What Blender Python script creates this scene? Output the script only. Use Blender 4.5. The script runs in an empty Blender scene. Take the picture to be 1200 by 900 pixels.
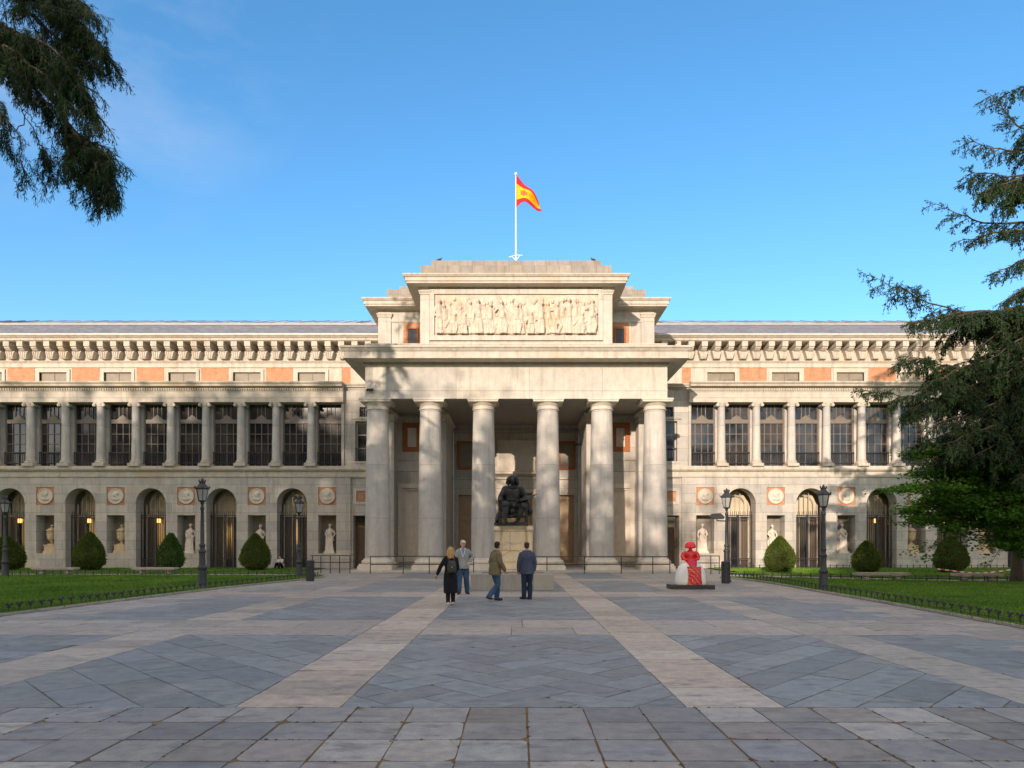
import bpy, bmesh, math, random
from mathutils import Vector, Matrix, noise
random.seed(7)
R = math.radians
PI = math.pi
SC = bpy.context.scene
COL = SC.collection
K = 800.0
def PX(px, D): return (px - 605.0) * D / K
def PZ(py, D): return 1.65 + (637.0 - py) * D / K

# ------------------------------------------------------------------ mesh builder
class MB:
    def __init__(self):
        self.v = []; self.f = []; self.mi = []; self.cur = 0
    def add(self, vs, fs):
        b = len(self.v)
        self.v.extend([tuple(p) for p in vs])
        for f in fs:
            self.f.append(tuple(b + i for i in f)); self.mi.append(self.cur)
        return self
    def box(self, x0, x1, y0, y1, z0, z1):
        if x0 > x1: x0, x1 = x1, x0
        vs = [(x0,y0,z0),(x1,y0,z0),(x1,y1,z0),(x0,y1,z0),(x0,y0,z1),(x1,y0,z1),(x1,y1,z1),(x0,y1,z1)]
        return self.add(vs, [(3,2,1,0),(4,5,6,7),(0,1,5,4),(1,2,6,5),(2,3,7,6),(3,0,4,7)])
    def obox(self, c, ax, ay, az, hx, hy, hz):
        c = Vector(c); vs = []
        for sz in (-1,1):
            for sx, sy in ((-1,-1),(1,-1),(1,1),(-1,1)):
                vs.append(c + ax*sx*hx + ay*sy*hy + az*sz*hz)
        return self.add(vs, [(3,2,1,0),(4,5,6,7),(0,1,5,4),(1,2,6,5),(2,3,7,6),(3,0,4,7)])
    def frame(self, x0, x1, y0, y1, z0, z1, w):
        if x0 > x1: x0, x1 = x1, x0
        self.box(x0, x0+w, y0, y1, z0, z1); self.box(x1-w, x1, y0, y1, z0, z1)
        self.box(x0+w, x1-w, y0, y1, z1-w, z1); self.box(x0+w, x1-w, y0, y1, z0, z0+w)
        return self
    def prismx(self, prof, x0, x1):           # profile of (y,z), swept along x
        n = len(prof)
        vs = [(x0,y,z) for y,z in prof] + [(x1,y,z) for y,z in prof]
        fs = [(i,(i+1)%n,n+(i+1)%n,n+i) for i in range(n)]
        fs += [tuple(range(n-1,-1,-1)), tuple(range(n,2*n))]
        return self.add(vs, fs)
    def prismy(self, prof, y0, y1):           # profile of (x,z), swept along y
        n = len(prof)
        vs = [(x,y0,z) for x,z in prof] + [(x,y1,z) for x,z in prof]
        fs = [(i,(i+1)%n,n+(i+1)%n,n+i) for i in range(n)]
        fs += [tuple(range(n-1,-1,-1)), tuple(range(n,2*n))]
        return self.add(vs, fs)
    def prismz(self, prof, z0, z1):
        n = len(prof)
        vs = [(x,y,z0) for x,y in prof] + [(x,y,z1) for x,y in prof]
        fs = [(i,(i+1)%n,n+(i+1)%n,n+i) for i in range(n)]
        fs += [tuple(range(n-1,-1,-1)), tuple(range(n,2*n))]
        return self.add(vs, fs)
    def ring(self, xl, xr, yf, yb, prof):     # moulding round the front and both sides; prof of (out,z)
        vs = []
        for o, z in prof:
            vs += [(xl-o,yb,z),(xl-o,yf-o,z),(xr+o,yf-o,z),(xr+o,yb,z)]
        fs = []
        n = len(prof)
        for i in range(n-1):
            for k in range(3):
                a = i*4+k; fs.append((a,a+1,a+5,a+4))
        return self.add(vs, fs)
    def lathe(self, prof, c=(0,0,0), seg=24, sx=1, sy=1, cap=True):
        cx, cy, cz = c; vs = []
        for r, z in prof:
            for k in range(seg):
                a = 2*PI*k/seg
                vs.append((cx+r*math.cos(a)*sx, cy+r*math.sin(a)*sy, cz+z))
        fs = []
        for i in range(len(prof)-1):
            for k in range(seg):
                k2 = (k+1)%seg
                fs.append((i*seg+k, i*seg+k2, (i+1)*seg+k2, (i+1)*seg+k))
        if cap:
            fs.append(tuple(range(seg-1,-1,-1))); m = (len(prof)-1)*seg
            fs.append(tuple(range(m, m+seg)))
        return self.add(vs, fs)
    def tube(self, pts, rad, seg=8, flat=(1,1), cap=True):
        pts = [Vector(p) for p in pts]
        if not hasattr(rad, '__len__'): rad = [rad]*len(pts)
        vs = []; up = None
        for i, p in enumerate(pts):
            d = (pts[min(i+1,len(pts)-1)] - pts[max(i-1,0)])
            d = d.normalized() if d.length > 1e-9 else Vector((0,0,1))
            if up is None:
                ref = Vector((0,1,0)) if abs(d.y) < .9 else Vector((1,0,0))
                a = d.cross(ref).normalized()
            else:
                a = (up - d*up.dot(d))
                a = a.normalized() if a.length > 1e-6 else d.orthogonal().normalized()
            up = a; b = d.cross(a).normalized()
            r = rad[i]; ra, rb = (r if isinstance(r, tuple) else (r*flat[0], r*flat[1]))
            for k in range(seg):
                t = 2*PI*k/seg
                vs.append(p + a*math.cos(t)*ra + b*math.sin(t)*rb)
        fs = []
        for i in range(len(pts)-1):
            for k in range(seg):
                k2 = (k+1)%seg
                fs.append((i*seg+k, i*seg+k2, (i+1)*seg+k2, (i+1)*seg+k))
        if cap:
            fs.append(tuple(range(seg-1,-1,-1))); m = (len(pts)-1)*seg
            fs.append(tuple(range(m, m+seg)))
        return self.add(vs, fs)
    def rings(self, rr, seg=16, cap=True):    # list of (cx,cy,cz,rx,ry): stacked horizontal ellipses
        vs = []
        for cx,cy,cz,rx,ry in rr:
            for k in range(seg):
                a = 2*PI*k/seg; vs.append((cx+rx*math.cos(a), cy+ry*math.sin(a), cz))
        fs = []
        for i in range(len(rr)-1):
            for k in range(seg):
                k2=(k+1)%seg; fs.append((i*seg+k,i*seg+k2,(i+1)*seg+k2,(i+1)*seg+k))
        if cap:
            fs.append(tuple(range(seg-1,-1,-1))); m=(len(rr)-1)*seg
            fs.append(tuple(range(m,m+seg)))
        return self.add(vs, fs)
    def ball(self, c, rx, ry=None, rz=None, seg=16, n=10, rot=None):
        ry = rx if ry is None else ry; rz = rx if rz is None else rz
        vs = []
        for i in range(n+1):
            t = PI*i/n; rr = max(math.sin(t), 1e-3)
            for k in range(seg):
                a = 2*PI*k/seg
                p = Vector((rx*rr*math.cos(a), ry*rr*math.sin(a), -rz*math.cos(t)))
                if rot is not None: p = rot @ p
                vs.append(Vector(c)+p)
        fs = []
        for i in range(n):
            for k in range(seg):
                k2=(k+1)%seg; fs.append((i*seg+k,i*seg+k2,(i+1)*seg+k2,(i+1)*seg+k))
        fs.append(tuple(range(seg-1,-1,-1))); fs.append(tuple(range(n*seg,n*seg+seg)))
        return self.add(vs, fs)
    def wall(self, x0, x1, z0, z1, y0, y1, holes=()):   # grid wall with rectangular holes
        if x0 > x1: x0, x1 = x1, x0
        hs = [(min(a,b),max(a,b),c,d) for a,b,c,d in holes]
        xs = sorted(set([x0,x1]+[t for h in hs for t in h[:2] if x0<t<x1]))
        zs = sorted(set([z0,z1]+[t for h in hs for t in h[2:] if z0<t<z1]))
        inside = lambda x,z: any(h[0]<x<h[1] and h[2]<z<h[3] for h in hs)
        nx, nz = len(xs)-1, len(zs)-1
        solid = [[not inside((xs[i]+xs[i+1])/2,(zs[j]+zs[j+1])/2) for j in range(nz)] for i in range(nx)]
        S = lambda i,j: 0<=i<nx and 0<=j<nz and solid[i][j]
        for i in range(nx):
            for j in range(nz):
                if not solid[i][j]: continue
                a,b,c,d = xs[i],xs[i+1],zs[j],zs[j+1]
                self.add([(a,y0,c),(b,y0,c),(b,y0,d),(a,y0,d)],[(0,1,2,3)])
                self.add([(a,y1,c),(b,y1,c),(b,y1,d),(a,y1,d)],[(3,2,1,0)])
                if not S(i-1,j): self.add([(a,y0,c),(a,y0,d),(a,y1,d),(a,y1,c)],[(0,1,2,3)])
                if not S(i+1,j): self.add([(b,y0,c),(b,y0,d),(b,y1,d),(b,y1,c)],[(3,2,1,0)])
                if not S(i,j-1): self.add([(a,y0,c),(b,y0,c),(b,y1,c),(a,y1,c)],[(3,2,1,0)])
                if not S(i,j+1): self.add([(a,y0,d),(b,y0,d),(b,y1,d),(a,y1,d)],[(0,1,2,3)])
        return self
    def mesh(self, name, smooth=False, angle=35):
        me = bpy.data.meshes.new(name)
        me.from_pydata(self.v, [], self.f)
        if smooth:
            me.polygons.foreach_set('use_smooth', [True]*len(me.polygons))
            me.set_sharp_from_angle(angle=R(angle))
        if any(self.mi): me.polygons.foreach_set('material_index', self.mi)
        me.update()
        return me
    def build(self, name, mat, parent=None, loc=None, rz=0, smooth=False, angle=35):
        o = bpy.data.objects.new(name, self.mesh(name, smooth, angle))
        for m in (mat if isinstance(mat,(list,tuple)) else [mat]): o.data.materials.append(m)
        COL.objects.link(o)
        if parent is not None: o.parent = parent
        if loc is not None: o.location = loc
        o.rotation_euler.z = rz
        return o

def fuse(mb, voxel, smooth=2, disp=0.0, dscale=8.0, seed=0.0):
    """melt overlapping shapes into one continuous surface and return it as an MB"""
    me = mb.mesh('tmp'); o = bpy.data.objects.new('tmp', me); COL.objects.link(o)
    m = o.modifiers.new('r','REMESH'); m.mode='VOXEL'; m.voxel_size=voxel
    if smooth:
        s = o.modifiers.new('s','SMOOTH'); s.factor=.5; s.iterations=smooth
    dg = bpy.context.evaluated_depsgraph_get()
    me2 = bpy.data.meshes.new_from_object(o.evaluated_get(dg))
    r = MB(); nrm = [v.normal.copy() for v in me2.vertices]
    for v, n in zip(me2.vertices, nrm):
        p = v.co
        if disp: p = p + n*disp*noise.noise(Vector((p.x*dscale+seed,p.y*dscale,p.z*dscale*.55)))
        r.v.append(tuple(p))
    r.f = [tuple(p.vertices) for p in me2.polygons]; r.mi = [0]*len(r.f)
    bpy.data.objects.remove(o); bpy.data.meshes.remove(me); bpy.data.meshes.remove(me2)
    return r

def tag(o, label=None, cat=None, group=None, kind=None):
    if label: o['label'] = label
    if cat: o['category'] = cat
    if group: o['group'] = group
    if kind: o['kind'] = kind
    return o
def empty(name, loc=(0,0,0), rz=0):
    o = bpy.data.objects.new(name, None); COL.objects.link(o)
    o.location = loc; o.rotation_euler.z = rz; o.empty_display_size = .3
    return o
KIDS = {}
def copy_tree(o, parent=None):
    c = o.copy(); COL.objects.link(c)
    if parent is not None: c.parent = parent
    for ch in list(o.children): copy_tree(ch, c)
    return c

# ------------------------------------------------------------------ materials
class NT:
    def __init__(self, name):
        self.m = bpy.data.materials.new(name); self.m.use_nodes = True
        self.t = self.m.node_tree; self.t.nodes.clear()
        self.out = self.n('ShaderNodeOutputMaterial'); self.b = self.n('ShaderNodeBsdfPrincipled')
        self.l(self.b.outputs[0], self.out.inputs[0])
    def n(self, t, **kw):
        x = self.t.nodes.new(t)
        for k, v in kw.items(): setattr(x, k, v)
        return x
    def l(self, a, b): self.t.links.new(a, b)
    def val(self, sock, v):
        if hasattr(v, 'is_linked') or isinstance(v, bpy.types.NodeSocket): self.l(v, sock)
        else: sock.default_value = v
    def math(self, op, a, b=None, c=None, clamp=False):
        x = self.n('ShaderNodeMath', operation=op, use_clamp=clamp)
        for i, v in enumerate((a,b,c)):
            if v is not None: self.val(x.inputs[i], v)
        return x.outputs[0]
    def pos(self): return self.n('ShaderNodeNewGeometry').outputs['Position']
    def noise(self, vec, scale, detail=4, rough=.55):
        x = self.n('ShaderNodeTexNoise'); self.l(vec, x.inputs['Vector'])
        x.inputs['Scale'].default_value = scale; x.inputs['Detail'].default_value = detail; x.inputs['Roughness'].default_value = rough
        return x.outputs[0]
    def scalev(self, vec, s):
        x = self.n('ShaderNodeMapping'); self.l(vec, x.inputs['Vector']); x.inputs['Scale'].default_value = s
        return x.outputs[0]
    def ramp(self, fac, stops):
        x = self.n('ShaderNodeValToRGB'); self.l(fac, x.inputs[0])
        e = x.color_ramp.elements
        while len(e) < len(stops): e.new(.5)
        for i, (p, c) in enumerate(stops):
            e[i].position = p; e[i].color = (*c, 1) if len(c) == 3 else c
        return x.outputs[0]
    def mix(self, fac, a, b, mode='MIX'):
        x = self.n('ShaderNodeMix', data_type='RGBA', blend_type=mode)
        self.val(x.inputs[0], fac)
        for s, v in ((x.inputs[6], a), (x.inputs[7], b)):
            if isinstance(v, tuple): s.default_value = (*v, 1) if len(v) == 3 else v
            else: self.l(v, s)
        return x.outputs[2]
    def bump(self, h, strength=.3, dist=.02):
        x = self.n('ShaderNodeBump'); self.l(h, x.inputs['Height'])
        x.inputs['Strength'].default_value = strength; x.inputs['Distance'].default_value = dist
        self.l(x.outputs[0], self.b.inputs['Normal'])
    def set(self, color=None, rough=None, metal=None, spec=None):
        if color is not None:
            if isinstance(color, tuple): self.b.inputs['Base Color'].default_value = (*color, 1)
            else: self.l(color, self.b.inputs['Base Color'])
        if rough is not None: self.val(self.b.inputs['Roughness'], rough)
        if metal is not None: self.val(self.b.inputs['Metallic'], metal)
        if spec is not None: self.b.inputs['Specular IOR Level'].default_value = spec
        return self.m

def sc(c, f): return tuple(x*f for x in c)
def stone(name, c, brick=None, var=.10, stain=.4, rough=.75, bump=.25, streak=.5, staincol=None):
    t = NT(name); p = t.pos()
    big = t.noise(p, .35, 5, .6); mid = t.noise(p, 2.3, 5, .6); fine = t.noise(p, 28, 3, .6)
    col = t.ramp(mid, [(.3, sc(c, 1-var)), (.7, sc(c, 1+var))])
    sx = t.n('ShaderNodeSeparateXYZ'); t.l(p, sx.inputs[0])
    h = None
    if brick:
        cb = t.n('ShaderNodeCombineXYZ')
        t.l(t.math('ADD', sx.outputs[0], sx.outputs[1]), cb.inputs[0]); t.l(sx.outputs[2], cb.inputs[1])
        br = t.n('ShaderNodeTexBrick'); t.l(cb.outputs[0], br.inputs['Vector'])
        br.inputs['Scale'].default_value = 1; br.inputs['Brick Width'].default_value = brick[0]
        br.inputs['Row Height'].default_value = brick[1]; br.inputs['Mortar Size'].default_value = .013
        br.inputs['Mortar Smooth'].default_value = .3
        br.inputs['Color1'].default_value = (.82,.83,.85,1); br.inputs['Color2'].default_value = (1.10,1.07,1.02,1)
        br.inputs['Mortar'].default_value = (.50,.47,.43,1); br.inputs['Bias'].default_value = 0
        col = t.mix(.9, col, br.outputs[0], 'MULTIPLY')
        h = br.outputs['Fac']
    sv = t.noise(t.scalev(p, (2.2,2.2,.18)), 1.6, 5, .65)
    sf = t.ramp(sv, [(.50, (0,0,0)), (.70, (1,1,1))])
    stc = staincol or (c[0]*.55, c[1]*.52, c[2]*.5)
    col = t.mix(t.math('MULTIPLY', sf, streak), col, stc)
    bf = t.ramp(big, [(.55, (0,0,0)), (.72, (1,1,1))])
    col = t.mix(t.math('MULTIPLY', bf, stain), col, (c[0]*.86, c[1]*.71, c[2]*.54))
    ff = t.ramp(fine, [(.35, (.9,.9,.9)), (.65, (1.06,1.06,1.06))])
    col = t.mix(1.0, col, ff, 'MULTIPLY')
    hh = t.math('ADD', fine, t.math('MULTIPLY', mid, 1.5))
    if h is not None: hh = t.math('SUBTRACT', hh, t.math('MULTIPLY', h, 2.0))
    t.bump(hh, bump, .012)
    return t.set(col, rough, spec=.3)
def plain(name, c, rough=.5, metal=0.0, var=.12, scale=6.0, bump=.1, spec=.5):
    t = NT(name); p = t.pos()
    n = t.noise(p, scale, 5, .6)
    t.bump(t.noise(p, scale*5, 3), bump, .01)
    return t.set(t.ramp(n, [(.3, sc(c,1-var)), (.7, sc(c,1+var))]), rough, metal, spec)

M = {}
M['wall'] = stone('museum_granite', (.455,.435,.395), (1.45,.62))
M['ashlar'] = stone('museum_ashlar', (.475,.45,.40), (1.9,.8))
M['trim'] = stone('museum_trim', (.50,.455,.38), None, stain=.6, streak=.6)
M['drum'] = stone('column_granite', (.50,.48,.44), (40,3.15), stain=.35, streak=.5)
M['smooth'] = stone('smooth_limestone', (.53,.50,.435), (4.3,4.0), stain=.4, streak=.5)
M['relief'] = stone('relief_marble', (.56,.48,.385), None, var=.2, stain=.6, streak=.3, bump=.5)
M['white'] = stone('white_limestone', (.60,.54,.45), None, stain=.4, streak=.25)
M['cream'] = stone('cream_marble', (.64,.57,.48), None, stain=.3, streak=.3, staincol=(.35,.32,.28))
M['pedestal'] = stone('pedestal_limestone', (.68,.57,.40), (2.0,.7), stain=.3, streak=.2)
M['terra'] = stone('terracotta_brick', (.56,.29,.165), (.28,.07), var=.18, stain=.6, streak=.35)
M['terra_dark'] = stone('terracotta_frame', (.42,.15,.06), (.28,.07), var=.12, stain=.3, streak=.15)
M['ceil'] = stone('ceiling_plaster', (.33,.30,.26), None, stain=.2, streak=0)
M['wood'] = plain('door_wood', (.36,.25,.15), .5, scale=3)
M['archwood'] = plain('arch_door_wood', (.15,.115,.08), .5, scale=3)
M['niche'] = stone('niche_shaded_stone', (.25,.23,.20), (1.45,.62))  # wall granite darkened, with the recess shade put into the colour
M['darkwood'] = plain('dark_wood', (.085,.055,.035), .5, scale=3)
M['plaster'] = plain('cream_plaster', (.55,.47,.33), .8, scale=2)
M['iron'] = plain('black_iron', (.035,.035,.04), .45, .3, scale=8)
M['lampiron'] = plain('lamp_iron', (.032,.035,.04), .5, .2, scale=8)
M['frame'] = plain('window_frame_bronze', (.17,.14,.11), .5, scale=4)
M['pale_frame'] = plain('pale_frame', (.42,.38,.32), .5, scale=4)
M['slate'] = stone('roof_slate', (.20,.215,.25), (.6,.35), var=.2, stain=.3, streak=.4)
M['zinc'] = plain('roof_zinc', (.30,.30,.30), .6, 0, scale=1.5)
M['lead'] = stone('roof_lead', (.30,.275,.24), (.75,.5), var=.15, stain=.4)
M['blind'] = plain('window_blind', (.22,.19,.14), .6, scale=2)
M['gutter'] = plain('gutter_white', (.42,.41,.38), .5)
def glass(name, c, rough=.06):
    t = NT(name)
    n = t.noise(t.pos(), .6, 2)
    t.bump(n, .10, .05)
    w = t.noise(t.pos(), .55, 3)
    return t.set(t.ramp(w, [(.42, c), (.62, (c[0]*3.2, c[1]*2.9, c[2]*2.4))]), rough, 0, .5)
M['glass'] = glass('window_glass', (.02,.02,.022))
M['sky_glass'] = glass('roof_skylight', (.13,.19,.21), .35)
def lit(name, c, s):
    t = NT(name); t.set((.9,.7,.4), .4)
    t.b.inputs['Emission Color'].default_value = (*c,1); t.b.inputs['Emission Strength'].default_value = s
    return t.m
M['lit'] = lit('lit_bulb', (1,.42,.10), 1.3)
M['lampglass'] = plain('lamp_glass', (.30,.31,.30), .25, scale=3)
# ================================================================== THE MUSEUM
museum = empty('museum_building', (0, 44, 0))
tag(museum, 'long pale stone neoclassical museum with columned portico and two arcaded wings', 'museum')
museum_mw = Matrix.Translation((0,44,0))
def part(name, mb, mat, parent=None, smooth=False, angle=35):
    o = mb.build(name, mat, smooth=smooth, angle=angle)
    p = parent or museum
    o.parent = p
    o.matrix_parent_inverse = Matrix.Identity(4)
    if p is museum: o.location = (0,-44,0)      # meshes are modelled in world coordinates
    return o
def cpart(src, dx=0, dy=0, dz=0):               # copy a building part and its sub-parts
    c = src.copy(); COL.objects.link(c); c.parent = museum
    c.location = src.location + Vector((dx,dy,dz))
    for ch in list(src.children):
        g = ch.copy(); COL.objects.link(g); g.parent = c
    return c

U0 = 11.4; P = 4.69; NC = [12.57+P*k for k in range(8)]; AC = [14.92+P*k for k in range(8)]
WY = 45.4                                        # face of the lower wing wall
def arch_cell(mb, xc, w, r, zs, ztop, y0, y1, seg=20):
    mb.box(xc-w, xc-r, y0, y1, 0, ztop); mb.box(xc+r, xc+w, y0, y1, 0, ztop)
    pts = [(xc-r*math.cos(PI*i/seg), zs+r*math.sin(PI*i/seg)) for i in range(seg+1)]
    for i in range(seg):
        (xa,za),(xb,zb) = pts[i], pts[i+1]
        for y in (y0,y1):
            mb.add([(xa,y,za),(xb,y,zb),(xb,y,ztop),(xa,y,ztop)],[(0,1,2,3)])
        mb.add([(xa,y0,za),(xb,y0,zb),(xb,y1,zb),(xa,y1,za)],[(0,1,2,3)])
    # archivolt
    po = [(xc-(r+.14)*math.cos(PI*i/seg), zs+(r+.14)*math.sin(PI*i/seg)) for i in range(seg+1)]
    pi_ = [(xc-(r+.002)*math.cos(PI*i/seg), zs+(r+.002)*math.sin(PI*i/seg)) for i in range(seg+1)]
    yf = y0-.025
    for i in range(seg):
        a,b,c,d = pi_[i],pi_[i+1],po[i+1],po[i]
        mb.add([(a[0],yf,a[1]),(b[0],yf,b[1]),(c[0],yf,c[1]),(d[0],yf,d[1])],[(0,1,2,3)])
        mb.add([(d[0],yf,d[1]),(c[0],yf,c[1]),(c[0],y0+.004,c[1]),(d[0],y0+.004,d[1])],[(0,1,2,3)])
        mb.add([(a[0],yf,a[1]),(b[0],yf,b[1]),(b[0],y0+.004,b[1]),(a[0],y0+.004,a[1])],[(0,1,2,3)])

# prototypes kept per kind, first instance becomes the original
PROTO = {}
def inst(kind, x, maker):
    """maker builds the part around x=0 (world y,z); repeats are copies shifted in x"""
    if kind not in PROTO:
        o = maker(); PROTO[kind] = o; o.location.x = x; return o
    c = cpart(PROTO[kind]); c.location.x = x; return c

def mk_doorway():
    y = 46.0
    mb = MB(); mb.box(-.92,-.84,y+.5,y+.6,0,4.3); mb.box(.84,.92,y+.5,y+.6,0,4.3); mb.box(-.84,.84,y+.5,y+.6,3.48,3.62)
    mb.box(-.36,-.30,y+.5,y+.6,0,3.48); mb.box(.30,.36,y+.5,y+.6,0,3.48)
    d = part('arched_doorway', mb, M['pale_frame'])
    lu = MB()
    seg = 16; pts=[(-.93*math.cos(PI*i/seg), 4.33+.93*math.sin(PI*i/seg)) for i in range(seg+1)]
    lu.prismy([(-.93,3.6)]+pts+[(.93,3.6)], y+.9, y+.95)
    part('lunette', lu, M['plaster'], d)
    lb = MB()
    for x in (-.31,0,.31): lb.box(x-.022,x+.022,y+.52,y+.56,3.62,4.33+math.sqrt(max(.92**2-x*x,0)))
    a = [(-.62*math.cos(PI*i/seg), y+.54, 4.33+.62*math.sin(PI*i/seg)) for i in range(seg+1)]
    lb.tube([(-.62,y+.54,3.62)]+a+[(.62,y+.54,3.62)], .028, 6)
    part('glazing_bar', lb, M['pale_frame'], d)
    dp = MB(); dp.box(-.93,.93,y+.75,y+.8,0,3.5)
    for sx in (-.62,.62):
        for z0,z1 in ((.25,1.2),(1.35,3.3)): dp.frame(sx-.24,sx+.24,y+.72,y+.76,z0,z1,.05)
    part('door_leaf', dp, M['archwood'], d)
    dg = MB(); dg.box(-.3,.3,y+.66,y+.7,.1,3.46)
    part('door_glass', dg, M['glass'], d)
    g = MB()
    for i in range(14):
        x = -.93+1.86*i/13
        g.tube([(x,y,.04),(x,y,3.5)], .016, 5)
        g.tube([(x,y,3.5),(x,y,3.78),(x,y,3.86)], [.014,.02,.002], 5)
    for i in range(13):
        x = -.93+1.86*(i+.5)/13
        g.tube([(x,y,.04),(x,y,.62)], .012, 5)
    for z in (.05,.62,3.36,3.52): g.box(-.96,.96,y-.02,y+.02,z,z+.05)
    for x in (-.95,.95,-.02,.03): g.box(x-.025,x+.025,y-.028,y+.028,0,3.6)
    part('iron_gate', g, M['iron'], d)
    return d
def mk_medallion():
    mb = MB(); mb.box(-.597,.597,WY+.06,WY+.2,4.203,5.397)
    o = part('medallion_panel', mb, M['terra'])
    d = MB()
    d.prismy([(.52*math.cos(2*PI*i/32), 4.8+.52*math.sin(2*PI*i/32)) for i in range(32)], WY-.02, WY+.06)
    d.tube([(.48*math.cos(2*PI*i/32), WY-.02, 4.8+.48*math.sin(2*PI*i/32)) for i in range(33)], .035, 6, cap=False)
    h = MB(); h.ball((0,WY-.02,4.9),.16,.12,.2); h.ball((.05,WY-.02,4.97),.18,.1,.15); h.ball((-.13,WY-.03,4.88),.05,.07,.06)
    h.ball((0.02,WY,4.62),.3,.1,.15); h.ball((.06,WY-.01,4.74),.1,.1,.14)
    h = fuse(h,.025,1); d.add(h.v,h.f)
    part('portrait_roundel', d, M['white'], o, True)
    return o
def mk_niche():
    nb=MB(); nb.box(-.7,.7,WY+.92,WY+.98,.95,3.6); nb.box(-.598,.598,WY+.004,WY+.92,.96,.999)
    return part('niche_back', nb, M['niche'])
def mk_loggia_column():
    z0, z1 = 6.94, 11.0; y = 45.42
    sh = MB(); sh.lathe([(.275,z0+.26),(.265,z0+1.4),(.235,z1-.28)], (0,y,0), 20)
    o = part('loggia_column', sh, M['drum'], None, True)
    b = MB(); b.box(-.38,.38,y-.38,y+.38,z0-.16,z0+.02)
    b.lathe([(.37,z0+.02),(.39,z0+.08),(.36,z0+.13),(.31,z0+.16),(.33,z0+.2),(.31,z0+.25),(.276,z0+.27)],(0,y,0),20)
    part('column_base', b, M['trim'], o, True)
    c = MB(); c.lathe([(.236,z1-.29),(.27,z1-.26),(.25,z1-.22),(.31,z1-.1),(.31,z1-.08)],(0,y,0),20)
    c.box(-.34,.34,y-.3,y+.3,z1-.085,z1)
    for s in (-1,1):
        for yy in (y-.29,):
            c.prismy([(s*.31+.105*math.cos(2*PI*i/14), z1-.17+.105*math.sin(2*PI*i/14)) for i in range(14)], yy, y+.29)
            c.prismy([(s*.31+.05*math.cos(2*PI*i/10), z1-.17+.05*math.sin(2*PI*i/10)) for i in range(10)], yy-.03, yy)
    part('ionic_capital', c, M['trim'], o, True)
    return o
def mk_loggia_window():
    y = 45.98
    g = MB(); g.box(-.86,.86,y+.03,y+.07,6.75,11.05)
    o = part('loggia_window', g, M['glass'])
    f = MB(); f.frame(-.86,.86,y-.05,y+.03,6.76,11.04,.07)
    for x in (-.43,0,.43): f.box(x-.022,x+.022,y-.03,y+.03,6.83,9.72)
    for x in (-.27,.27): f.box(x-.02,x+.02,y-.03,y+.03,9.98,10.97)
    f.box(-.015,.015,y-.03,y+.03,10.35,10.97)
    for z in (8.35,9.02): f.box(-.79,.79,y-.027,y+.027,z-.022,z+.022)
    f.box(-.79,.79,y-.09,y+.03,9.72,9.98)
    part('window_frame', f, M['frame'], o)
    p = MB(); p.prismy([(-.42,9.98),(.42,9.98),(0,10.32)], y-.08, y+.0)
    part('window_pediment', p, M['frame'], o)
    b = MB()
    for i in range(15):
        x = -.84+1.68*i/14; b.box(x-.014,x+.014,y-.22,y-.192,6.95,7.72)
    b.box(-.86,.86,y-.23,y-.18,7.72,7.78); b.box(-.86,.86,y-.23,y-.18,7.05,7.09)
    part('iron_balustrade', b, M['iron'], o)
    return o
def mk_pilaster():
    mb = MB(); mb.box(-.30,.30,45.80,46.08,6.75,11.0)
    mb.box(-.325,.325,45.77,46.07,6.82,7.0); mb.box(-.335,.335,45.75,46.07,10.86,11.05)
    return part('pilaster', mb, M['drum'])
def mk_bracket():
    mb = MB(); y=48.75
    mb.box(-.21,.21,y-.02,49.98,15.76,16.1)
    mb.prismx([(y+.05,15.73),(y+.05,15.66),(49.0,15.5),(49.98,15.5),(49.98,15.73)],-.19,.19)
    # fluted tapering drop below the block
    mb.prismy([(-.34,15.49),(.34,15.49),(.20,14.96),(-.20,14.96)],49.12,49.56)
    for k in range(4):
        x=-.24+.16*k
        mb.tube([(x*1.10,49.12,15.44),(x*.66,49.11,15.0)],[.065,.045],8)
    return part('cornice_bracket', mb, M['trim'])
def mk_attic_window():
    y=49.55
    g=MB(); g.box(-1.02,1.02,y+.16,y+.2,12.3,14.06)
    o=part('attic_window', g, M['blind'])
    f=MB(); f.frame(-1.22,1.22,y-.06,y+.16,12.6,14.30,.22)
    part('stone_surround', f, M['trim'], o)
    b=MB(); b.box(-.02,.02,y+.12,y+.16,12.8,14.06); b.box(.2,.98,y+.12,y+.155,13.3,13.62)
    part('window_bar', b, M['frame'], o)
    return o
def mk_terra():
    mb=MB(); mb.box(-.99,.99,49.56,49.62,12.2,14.42)
    o=part('terracotta_panel', mb, M['terra']); return o

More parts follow.
